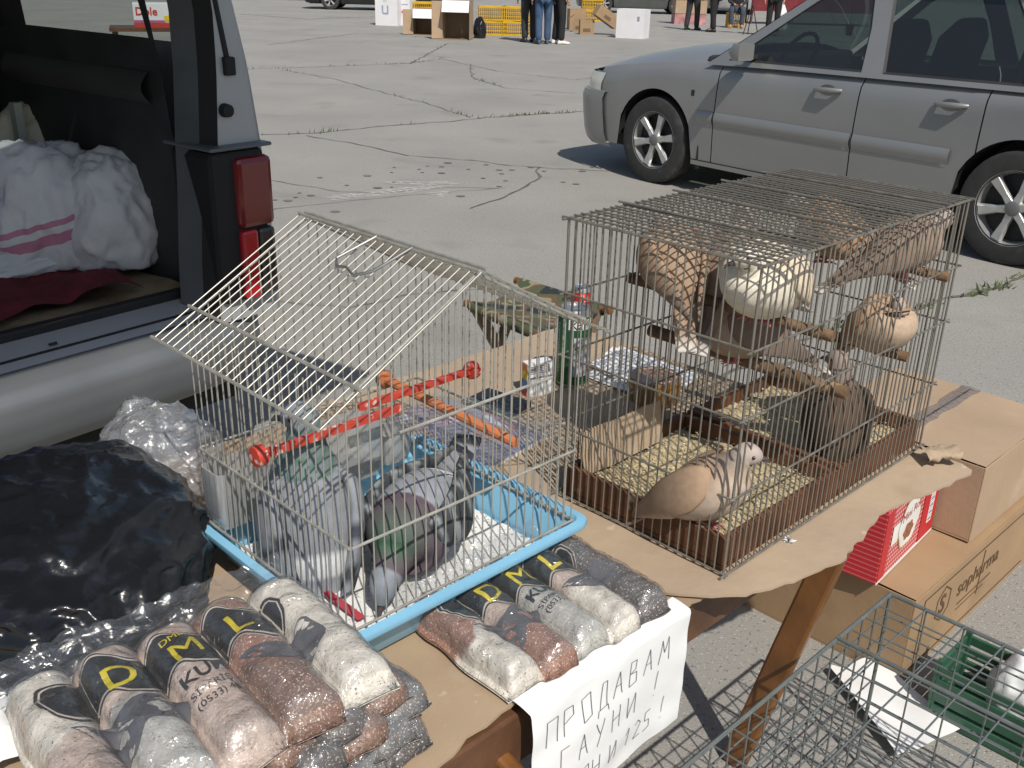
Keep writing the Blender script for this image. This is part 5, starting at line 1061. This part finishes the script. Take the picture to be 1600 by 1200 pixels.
def person(label, loc, rz, trouser, jacket, shoe, hair, sit=False, stride=.0, group=None, h=1.74):
    """faces local +y"""
    root = thing('person', label, 'person', loc, rz, group); k = h/1.74
    V_ = lambda *p: tuple(c*k for c in p)
    if sit:
        pel = V_(0, -.02, .50); hips = [V_(s*.10, 0, .49) for s in (-1, 1)]; knees = [V_(s*.16, .42, .52) for s in (-1, 1)]; ank = [V_(s*.15, .38, .09) for s in (-1, 1)]; toes = [V_(s*.17, .53, .035) for s in (-1, 1)]
        ch = V_(0, .10, .90); nk = V_(0, .17, 1.06); hd = V_(0, .21, 1.17); hd2 = V_(0, .23, 1.26); sh = [V_(s*.19, .12, .98) for s in (-1, 1)]; el = [V_(s*.25, .22, .72) for s in (-1, 1)]; wr = [V_(s*.07, .42, .62) for s in (-1, 1)]; fd = (-.3, 1., -.15)
    else:
        pel = V_(0, 0, .96); hips = [V_(s*.09, 0, .90) for s in (-1, 1)]; knees = [V_(s*.10, .02+s*stride*.5, .50) for s in (-1, 1)]; ank = [V_(s*.10, s*stride-.01, .09) for s in (-1, 1)]; toes = [V_(s*.115, s*stride+.15, .035) for s in (-1, 1)]
        ch = V_(0, 0, 1.33); nk = V_(0, .01, 1.49); hd = V_(0, .03, 1.60); hd2 = V_(0, .035, 1.68); sh = [V_(s*.185, 0, 1.42) for s in (-1, 1)]; el = [V_(s*.235, -.02, 1.14) for s in (-1, 1)]; wr = [V_(s*.23, .08, .90) for s in (-1, 1)]; fd = (0, .25, -1.)
    vs = [pel, ch, nk, hd, hd2]; ed = [(0, 1), (1, 2), (2, 3), (3, 4)]; rd = [(.15, .11), (.16, .105), .055, (.078, .095), (.06, .07)]
    for i in range(2):
        b = len(vs); vs += [hips[i], knees[i], ank[i], toes[i]]; ed += [(0, b), (b, b+1), (b+1, b+2), (b+2, b+3)]; rd += [.088, .058, .040, .030]
        b = len(vs); vs += [sh[i], el[i], wr[i]]; ed += [(1, b), (b, b+1), (b+1, b+2)]; rd += [.062, .043, .028]
    body = skin('body', vs, ed, rd, skin_m, root)
    for i in range(2):      # hands: palm, four fingers and thumb
        w_ = Vector(wr[i]); d = Vector(fd).normalized(); sd_ = d.cross(Vector((1, 0, 0))).normalized(); out_ = Vector((1 if i else -1, 0, 0)); pv_ = [tuple(w_), tuple(w_+d*.05)]; pe = [(0, 1)]; pr = [.024, (.034, .016)]
        for f_, (o_, l_) in enumerate(((-.027, .06), (-.009, .072), (.009, .068), (.027, .052))):
            b = len(pv_); q0 = w_+d*.085+sd_*o_; pv_ += [tuple(q0), tuple(q0+d*l_*.55), tuple(q0+d*l_-out_*.018)]; pe += [(1, b), (b, b+1), (b+1, b+2)]; pr += [.0095, .009, .007]
        b = len(pv_); q0 = w_+d*.03+sd_*.034; pv_ += [tuple(q0), tuple(q0+d*.035+sd_*.018)]; pe += [(0, b), (b, b+1)]; pr += [.012, .009]
        skin('hand', pv_, pe, pr, skin_m, root, sub=1)
    tv = [pel]; te = []; tr = [(.17, .125)]
    for i in range(2): b = len(tv); a_ = Vector(ank[i]); tv += [hips[i], tuple(Vector(hips[i]).lerp(Vector(knees[i]), .5)), knees[i], tuple(Vector(knees[i]).lerp(a_, .5)), tuple(a_-Vector((0, 0, .03)))]; te += [(0, b), (b, b+1), (b+1, b+2), (b+2, b+3), (b+3, b+4)]; tr += [.112, .100, .082, .076, .074]
    skin('trousers', tv, te, tr, trouser, root)
    jv = [tuple(Vector(pel)-Vector((0, 0, .06))), tuple(Vector(pel).lerp(Vector(ch), .45)), ch, tuple(Vector(ch).lerp(Vector(nk), .75))]; je = [(0, 1), (1, 2), (2, 3)]; jr = [(.185, .145), (.185, .14), (.185, .125), .075]
    for i in range(2): b = len(jv); w_ = Vector(el[i]).lerp(Vector(wr[i]), .88); jv += [sh[i], el[i], tuple(w_)]; je += [(2, b), (b, b+1), (b+1, b+2)]; jr += [.078, .060, .045]
    skin('jacket', jv, je, jr, jacket, root)
    for i in range(2):
        a_ = Vector(ank[i]); t_ = Vector(toes[i]); d = Vector((t_.x-a_.x, t_.y-a_.y, 0)).normalized(); sd_ = Vector((d.y, -d.x, 0)); c0 = Vector((a_.x, a_.y, 0))-d*.07; z0 = a_.z-.09*k; mb = MB()
        mb.loft([[c0+d*q+sd_*math.cos(R(an))*w2+Vector((0, 0, z0+max(.0, .5+.5*math.sin(R(an)))*hh)) for an in range(0, 360, 30)] for q, w2, hh in ((0, .025, .06), (.02, .038, .095), (.09, .040, .10), (.16, .044, .075), (.23, .042, .055), (.265, .022, .035))]); mb.build('shoe', shoe, root, smooth=True)
    h0 = Vector(hd)*.4+Vector(hd2)*.6; bm = bmesh.new(); bmesh.ops.create_icosphere(bm, subdivisions=3, radius=1.)
    for v in bm.verts: v.co = Vector((v.co.x*.092, v.co.y*.108-.012, v.co.z*.105+(.03 if v.co.y > .2 and v.co.z < .3 else 0)))*(1+.05*noise.noise(v.co*5))
    bmesh.ops.delete(bm, geom=[v for v in bm.verts if v.co.z < -.03-.5*min(0, v.co.y+.02)*0 and v.co.y > -.02 or v.co.z < -.075], context='VERTS'); me = bpy.data.meshes.new('hair'); bm.to_mesh(me); bm.free(); me.materials.append(hair); ho = bpy.data.objects.new('hair', me); COL.objects.link(ho); ho.parent = root; ho.location = h0
    for s in (-1, 1): MB().lathe([(.001, -.008), (.008, -.004), (.009, 0), (.008, .004), (.001, .008)], 8, Matrix.Translation(h0+Vector((s*.032, .083, -.02)))).build('eye', pm('dark_eye', (.03, .012, .008), .15), root, smooth='all')
    MB().loft([[h0+Vector((x*w2, y0_+.0, z0)) for x, y0_ in ((-1, .07), (0, .07+dp), (1, .07))] for z0, w2, dp in ((-.015, .008, .015), (-.045, .015, .045), (-.058, .016, .03))]).build('nose', skin_m, root, smooth='all'); MB().box(h0+Vector((0, .088, -.082)), (.045, .02, .010)).build('mouth', pm('lips', (.36, .14, .12), .5), root, bevel=.004)
    return root
jean = pm('blue_jeans', (.045, .085, .16), .9, var=.25, scale=9); blackc = pm('black_cloth', (.014, .014, .016), .85, var=.2, scale=9); darkc = pm('dark_grey_cloth', (.03, .03, .034), .85, var=.2, scale=9); navy = pm('navy_cloth', (.03, .04, .07), .85, var=.2, scale=9)
wsh = pm('white_shoe', (.75, .75, .73), .6); bsh = pm('black_shoe', (.02, .02, .02), .45); brsh = pm('tan_shoe', (.30, .14, .09), .6); hairm = pm('dark_hair', (.03, .022, .017), .7)
G3 = 'shoppers among the far boxes'
person('person in blue jeans and dark jacket standing by the yellow crates', P(848, 69), R(12), jean, navy, pm('blue_shoe', (.04, .06, .09), .6), hairm, stride=.04, group=G3)
person('person in black trousers and white shoes next to the blue jeans', P(872, 69), R(-70), blackc, blackc, wsh, hairm, stride=.03, group=G3)
person('person in dark clothes half behind the person in blue jeans', P(826, 66), R(20), darkc, blackc, bsh, hairm, stride=.02, group=G3)
person('person in dark trousers and black shoes standing in front of the stacked cartons', P(1080, 47), R(-40), darkc, darkc, bsh, hairm, stride=.10, group=G3)
person('person all in black standing beside the stacked cartons and the seated person', P(1113, 50), R(60), blackc, blackc, bsh, hairm, stride=.05, group=G3)
person('person in a long dark coat standing by the red stall', P(1205, 56), R(160), blackc, blackc, bsh, hairm, stride=.02, group=G3)
sp_ = P(1152, 44); person('person in jeans and tan shoes sitting with clasped hands', (sp_.x, sp_.y+.35, 0), R(172), pm('faded_jeans', (.05, .065, .09), .9, var=.25, scale=9), darkc, brsh, hairm, sit=True, group=G3)

# ------------------------------------------------------------------ far boxes, crates, cars, stalls
ycr = pm('yellow_plastic', (.58, .34, .015), .45, var=.15, scale=6)
def crate(label, loc, rz, wx=.62, wy=.42, h=.30, group='yellow crates on the far side'):
    r_ = thing('poultry_crate', label, 'crate', loc, rz, group)
    MB().bbox(-wx/2, wx/2, -wy/2, wy/2, 0, .015).build('crate_floor', ycr, r_)
    for (L_, ax, off) in ((wx, 0, -wy/2), (wx, 0, wy/2), (wy, 1, -wx/2), (wy, 1, wx/2)):
        mb = MB(); n = int(L_/.045)
        for i in range(n+1):
            q = -L_/2+L_*i/n; c = (q, off, h/2) if ax == 0 else (off, q, h/2); mb.box(c, (.016, .010, h-.04) if ax == 0 else (.010, .016, h-.04))
        for z in (.10, .19): mb.box((0, off, z) if ax == 0 else (off, 0, z), (L_, .012, .014) if ax == 0 else (.012, L_, .014))
        o = mb.build('lattice_side', ycr, r_, fixn=False); o['kind'] = 'stuff'
        for z in (.018, h-.02): MB().box((0, off, z) if ax == 0 else (off, 0, z), (L_+.01, .022, .036) if ax == 0 else (.022, L_+.01, .036)).build('crate_rim', ycr, r_)
    MB().bbox(-wx/2, wx/2, -wy/2, wy/2, h-.004, h+.012).build('lid', ycr, r_, bevel=.004)
    return r_
for i, (x, y, z, r_, lab) in enumerate(((768, 55, 0, 6, 'yellow lattice crate on the asphalt beside the black sack'), (806, 56, 0, 2, 'yellow lattice crate on the asphalt behind the person in blue jeans'), (768, 55, .315, 4, 'yellow lattice crate stacked above the black sack'), (806, 56, .315, -3, 'yellow lattice crate stacked behind the person in blue jeans'), (664, 46, 0, 0, 'yellow lattice crate behind the two open cartons'), (664, 46, .315, 3, 'yellow lattice crate stacked behind the two open cartons'), (925, 33, 0, 5, 'yellow lattice crate behind the tumbled brown cartons'), (925, 33, .315, 2, 'yellow lattice crate stacked behind the tumbled brown cartons'), (706, 46, .0, 0, 'yellow lattice crate between the open cartons and the black sack'))):
    p = P(x, y); crate(lab, (p.x, p.y+.25, z), R(r_))
p = P(749, 60); blob('black_sack', 'crumpled black sack lying by the yellow crates', 'sack', (p.x, p.y+.1, 0), .14, .16, .42, blackbag, 41., .2, 4, .6)
wbox = pm('white_carton', (.72, .71, .72), .6, var=.05, scale=3); inner = pm('carton_inside', (.22, .15, .09), .85, var=.1)
def plain_box(label, px, w_, d_, h_, rz, mat, marks=(), tilt=0., z=0., open_top=False):
    p = P(*px); r_ = thing('carton', label, 'box', (p.x, p.y, z), rz, None); r_.rotation_euler.y = tilt; t = .012
    for (x0, x1, y0, y1) in ((-w_/2, w_/2, 0, t), (-w_/2, w_/2, d_-t, d_), (-w_/2, -w_/2+t, t, d_-t), (w_/2-t, w_/2, t, d_-t)): MB().bbox(x0, x1, y0, y1, 0, h_).build('side_panel', mat, r_)
    MB().bbox(-w_/2+t, w_/2-t, t, d_-t, 0.002, .012).build('bottom', mat, r_)
    if not open_top:
        for (y0, y1) in ((.002, d_*.495), (d_*.505, d_-.002)): MB().bbox(-w_/2, w_/2, y0, y1, h_+.001, h_+.010).build('top_flap', mat, r_)
    else:
        for s in (-1, 1): MB().box((s*(w_/2+.06), d_/2, h_+.05), (.16, d_-.03, .008), Matrix.Rotation(R(40*s), 3, 'Y')).build('top_flap', mat, r_)
    for (x0, x1, z0, z1, c) in marks: MB().bbox(x0, x1, -.003, -.0006, z0, z1).build('printed_mark', pm('mark_%.2f_%.2f' % (c[0], c[2]), c, .7), r_)
    return r_
plain_box('tall white printed carton standing by the dark car', (604, 40), .60, .45, .82, R(-14), wbox, ((-.12, -.08, .30, .48, (.3, .32, .45)), (.02, .06, .30, .48, (.3, .32, .45)), (-.10, .05, .27, .31, (.3, .32, .45)), (-.08, .02, .58, .60, (.4, .4, .45))))
p = P(604, 40); rp = plain_box('white carton with a red mark tucked beside the tall printed carton', (632, 40), .30, .45, .82, R(-14), wbox, ((-.10, .10, .30, .36, (.55, .12, .06)), (-.04, .05, .22, .30, (.55, .12, .06)), (-.1, .1, .5, .52, (.3, .3, .42))))
def side_box(label, px, w_, h_, d_, rz, flap_h):
    """carton on its side, open to the viewer, white flap hanging out over the opening"""
    p = P(*px); r_ = thing('open_carton', label, 'box', p, rz); t = .014
    for nm, (x0, x1, z0, z1) in (('side_panel', (-w_/2, -w_/2+t, t, h_-t)), ('side_panel', (w_/2-t, w_/2, t, h_-t)), ('bottom_panel', (-w_/2, w_/2, 0, t)), ('top_panel', (-w_/2, w_/2, h_-t, h_))): MB().bbox(x0, x1, 0, d_, z0, z1).build(nm, inner if nm != 'side_panel' else boxm2, r_)
    MB().bbox(-w_/2+t, w_/2-t, d_-t, d_, t, h_-t).build('back_panel', inner, r_)
    MB().grid(lambda u, v: Vector((-w_/2+.01+(w_-.02)*u+.10*v*.4, -.004-flap_h*.75*v, h_-flap_h*.62*v)), 4, 4).build('white_flap', wbox, r_, fixn=False)
    MB().grid(lambda u, v: Vector((-w_/2-.20*v, -.10*v, t+(h_-2*t)*u)), 3, 3).build('side_flap', boxm2, r_, fixn=False)
    MB().grid(lambda u, v: Vector((w_/2+.02*v, -.12*v, t+(h_-2*t)*u)), 3, 3).build('side_flap', wbox, r_, fixn=False)
side_box('low brown carton lying open with a white flap', (666, 55), .62, .55, .40, R(-6), .30); side_box('tall brown carton lying open with a white flap beside the low one', (712, 62), .60, .78, .42, R(-8), .36)
for (lab, px, w_, d_, h_, r_, tl_, z) in (('brown carton standing behind the white shoes', (902, 47), .42, .4, .50, 8, 0, 0), ('brown carton with its flap up among the tumbled cartons', (905, 50), .34, .3, .30, -10, 0, 0), ('small brown printed carton in front of the tumbled cartons', (917, 54), .34, .25, .32, 5, 0, 0), ('long brown carton tipped over against the others', (945, 55), .62, .3, .26, 15, R(32), .30)):
    plain_box(lab, px, w_, d_, h_, R(r_), boxm, ((-.1, .08, .06, .14, (.15, .1, .06)),), tl_, z, open_top='flap up' in lab)
plain_box('big white carton with loose top flaps behind the car hood', (983, 60), .66, .5, .62, R(-22), wbox, ((.16, .22, .38, .48, (.25, .25, .3)),), open_top=False)
for (lab, px, z, c, h_) in (('red and blue printed carton at the base of the stack behind the dark trousers', (1078, 40), 0, pm('red_blue_carton', (.42, .20, .20), .7, var=.5, scale=5), .28), ('brown carton in the middle of the stack behind the dark trousers', (1078, 40), .30, boxm2, .36), ('brown carton on top of the stack behind the dark trousers', (1078, 40), .68, boxm, .4)):
    plain_box(lab, (px[0], px[1]-2), .95, .5, h_, R(4), c, (), 0, z)
gpaint = pm('dark_grey_car_paint', (.10, .105, .10), .35, .4, var=.05, coat=.3); bpaint = pm('black_car_paint', (.018, .019, .02), .3, .3, coat=.3); spaint = pm('pale_car_paint', (.42, .43, .44), .35, .4, coat=.3)
p = P(935, 20); car('parked_car', 'dark grey car parked behind the tumbled cartons', (p.x+.2, p.y+1.0, 0), R(180), gpaint, 'cars parked across the lot')
p = P(516, 15); car('parked_car', 'black car parked beside the tall white carton', (p.x, p.y+.9, 0), R(180), bpaint, 'cars parked across the lot')
p = P(1158, 24); car('parked_car', 'pale silver car parked behind the seated person', (p.x-.2, p.y+1.2, 0), R(-100), spaint, 'cars parked across the lot')
# seat crate, red stall with white goods, tripod, white carrier bag, banana carton stall
crate('yellow lattice crate used as a seat by the person with clasped hands', (sp_.x, sp_.y+.42, 0), R(2), .45, .36, .40)
def far_stall(label, px, w_, d_, h_, cloth, rz=0.):
    p = P(*px); r_ = thing('market_stall', label, 'stall', p, rz); MB().bbox(-w_/2, w_/2, 0, d_, h_-.03, h_).build('table_top', wood_m, r_)
    MB().grid(lambda u, v: Vector((-w_/2+w_*u, -.02-.02*math.sin(u*30)*v, h_+.004-.42*v)), 60, 4).build('cloth_skirt', cloth, r_, smooth='all', fixn=False)
    MB().grid(lambda u, v: Vector((-w_/2+w_*u, -.02+(d_+.04)*v, h_+.005)), 4, 4).build('cloth_top', cloth, r_, fixn=False)
    for x in (-w_/2+.08, w_/2-.08):
        for y in (.08, d_-.08): MB().bbox(x-.025, x+.025, y-.025, y+.025, 0, h_-.031).build('leg', wood_m, r_)
    return r_, p
rs, rp_ = far_stall('long market stall with a dark red cloth skirt', (1275, 40), 4.2, 1.0, .80, pm('red_skirt', (.16, .018, .025), .8, var=.2))
for k in range(26):
    c_ = random.choice([(.62, .60, .56), (.5, .44, .36), (.66, .63, .58), (.34, .22, .15), (.55, .5, .45)])
    g_ = blob('stall_goods', ['pale lumpy trinket heaped on the red stall', 'brownish lumpy trinket heaped on the red stall'][c_[0] < .4], 'goods', (rp_.x-1.95+3.9*random.random(), rp_.y+.1+.7*random.random(), .806), random.uniform(.06, .13), random.uniform(.06, .11), random.uniform(.10, .30), pm('goods_%d' % int(c_[0]*100), c_, .7, var=.3, scale=12), 60+k*1.7, .35, 2, .5)
    g_['group'] = 'trinkets on the red stall'
tr_ = P(1171, 54); t_ = thing('tripod', 'thin black tripod stand between the seated person and the coat', 'tripod', tr_, 0)
for an in (90, 210, 330): MB().tube([(0, 0, .75), (.22*math.cos(R(an)), .22*math.sin(R(an)), 0)], .012, 6).build('leg', blk, t_)
MB().tube([(0, 0, .7), (0, 0, 1.35)], .014, 6).build('pole', blk, t_); MB().bbox(-.16, .16, -.03, .03, 1.1, 1.5).build('board', darkc, t_)
p = P(1217, 56); cb2 = thing('carrier_bag', 'white carrier bag hanging beside the dark coat', 'bag', (p.x, p.y-.05, 0), 0)
MB().loft([[Vector((x*w2, y*.05, z)) for x, y in ((-1, -1), (-.3, -1.4), (.4, -1.2), (1, -1), (1, 1), (0, 1.3), (-1, 1))] for z, w2 in ((.16, .13), (.22, .16), (.45, .15), (.62, .09), (.75, .03))]).build('bag_body', pm('white_bag', (.78, .79, .8), .45), cb2, smooth=True); MB().tube([(-.02, 0, .74), (0, 0, .88), (.02, 0, .74)], .006, 6).build('handle', pm('white_bag', (.78, .79, .8), .45), cb2)
bs_, bp_ = None, P(250, 43, .78); bst = thing('small_table', 'small wooden table beyond the van carrying the fruit carton', 'table', (bp_.x, bp_.y, 0), R(20))
MB().bbox(-.5, .5, -.05, .5, .74, .775).build('table_top', wood_m, bst)
for x in (-.45, .45):
    for y in (0, .45): MB().bbox(x-.025, x+.025, y-.025, y+.025, 0, .739).build('leg', wood_m, bst)
bc = thing('fruit_carton', 'white fruit carton with red and yellow print seen through the van window', 'box', (bp_.x, bp_.y, .777), R(20)); MB().bbox(-.25, .25, 0, .38, 0, .24).build('carton', wbox, bc, bevel=.006)
for (x0, x1, z0, z1, c_) in ((-.25, .25, 0, .05, (.5, .04, .03)), (.05, .23, .06, .12, (.72, .48, .02)), (.12, .22, .12, .20, (.72, .48, .02)), (-.25, .06, .055, .075, (.45, .1, .3))): MB().bbox(x0, x1, -.004, -.001, z0, z1).build('printed_mark', pm('mk%.2f%.2f' % (c_[0], c_[1]), c_, .6), bc)
lettering('print_letter', 'Dole', .11, Matrix.Translation((-.23, -.005, .125)) @ Matrix.Rotation(R(90), 4, 'X'), pm('mk_red', (.5, .04, .03), .6), bc, None, 0, .02)
vg = MB(); vg.grid(lambda u, v: Vector((-40+32*u, 43+30*v+.5*math.sin(u*9), .006)), 20, 4); props(vg.build('verge', pm('dry_verge', (.20, .15, .09), .95, var=.4, scale=2)), kind='structure')
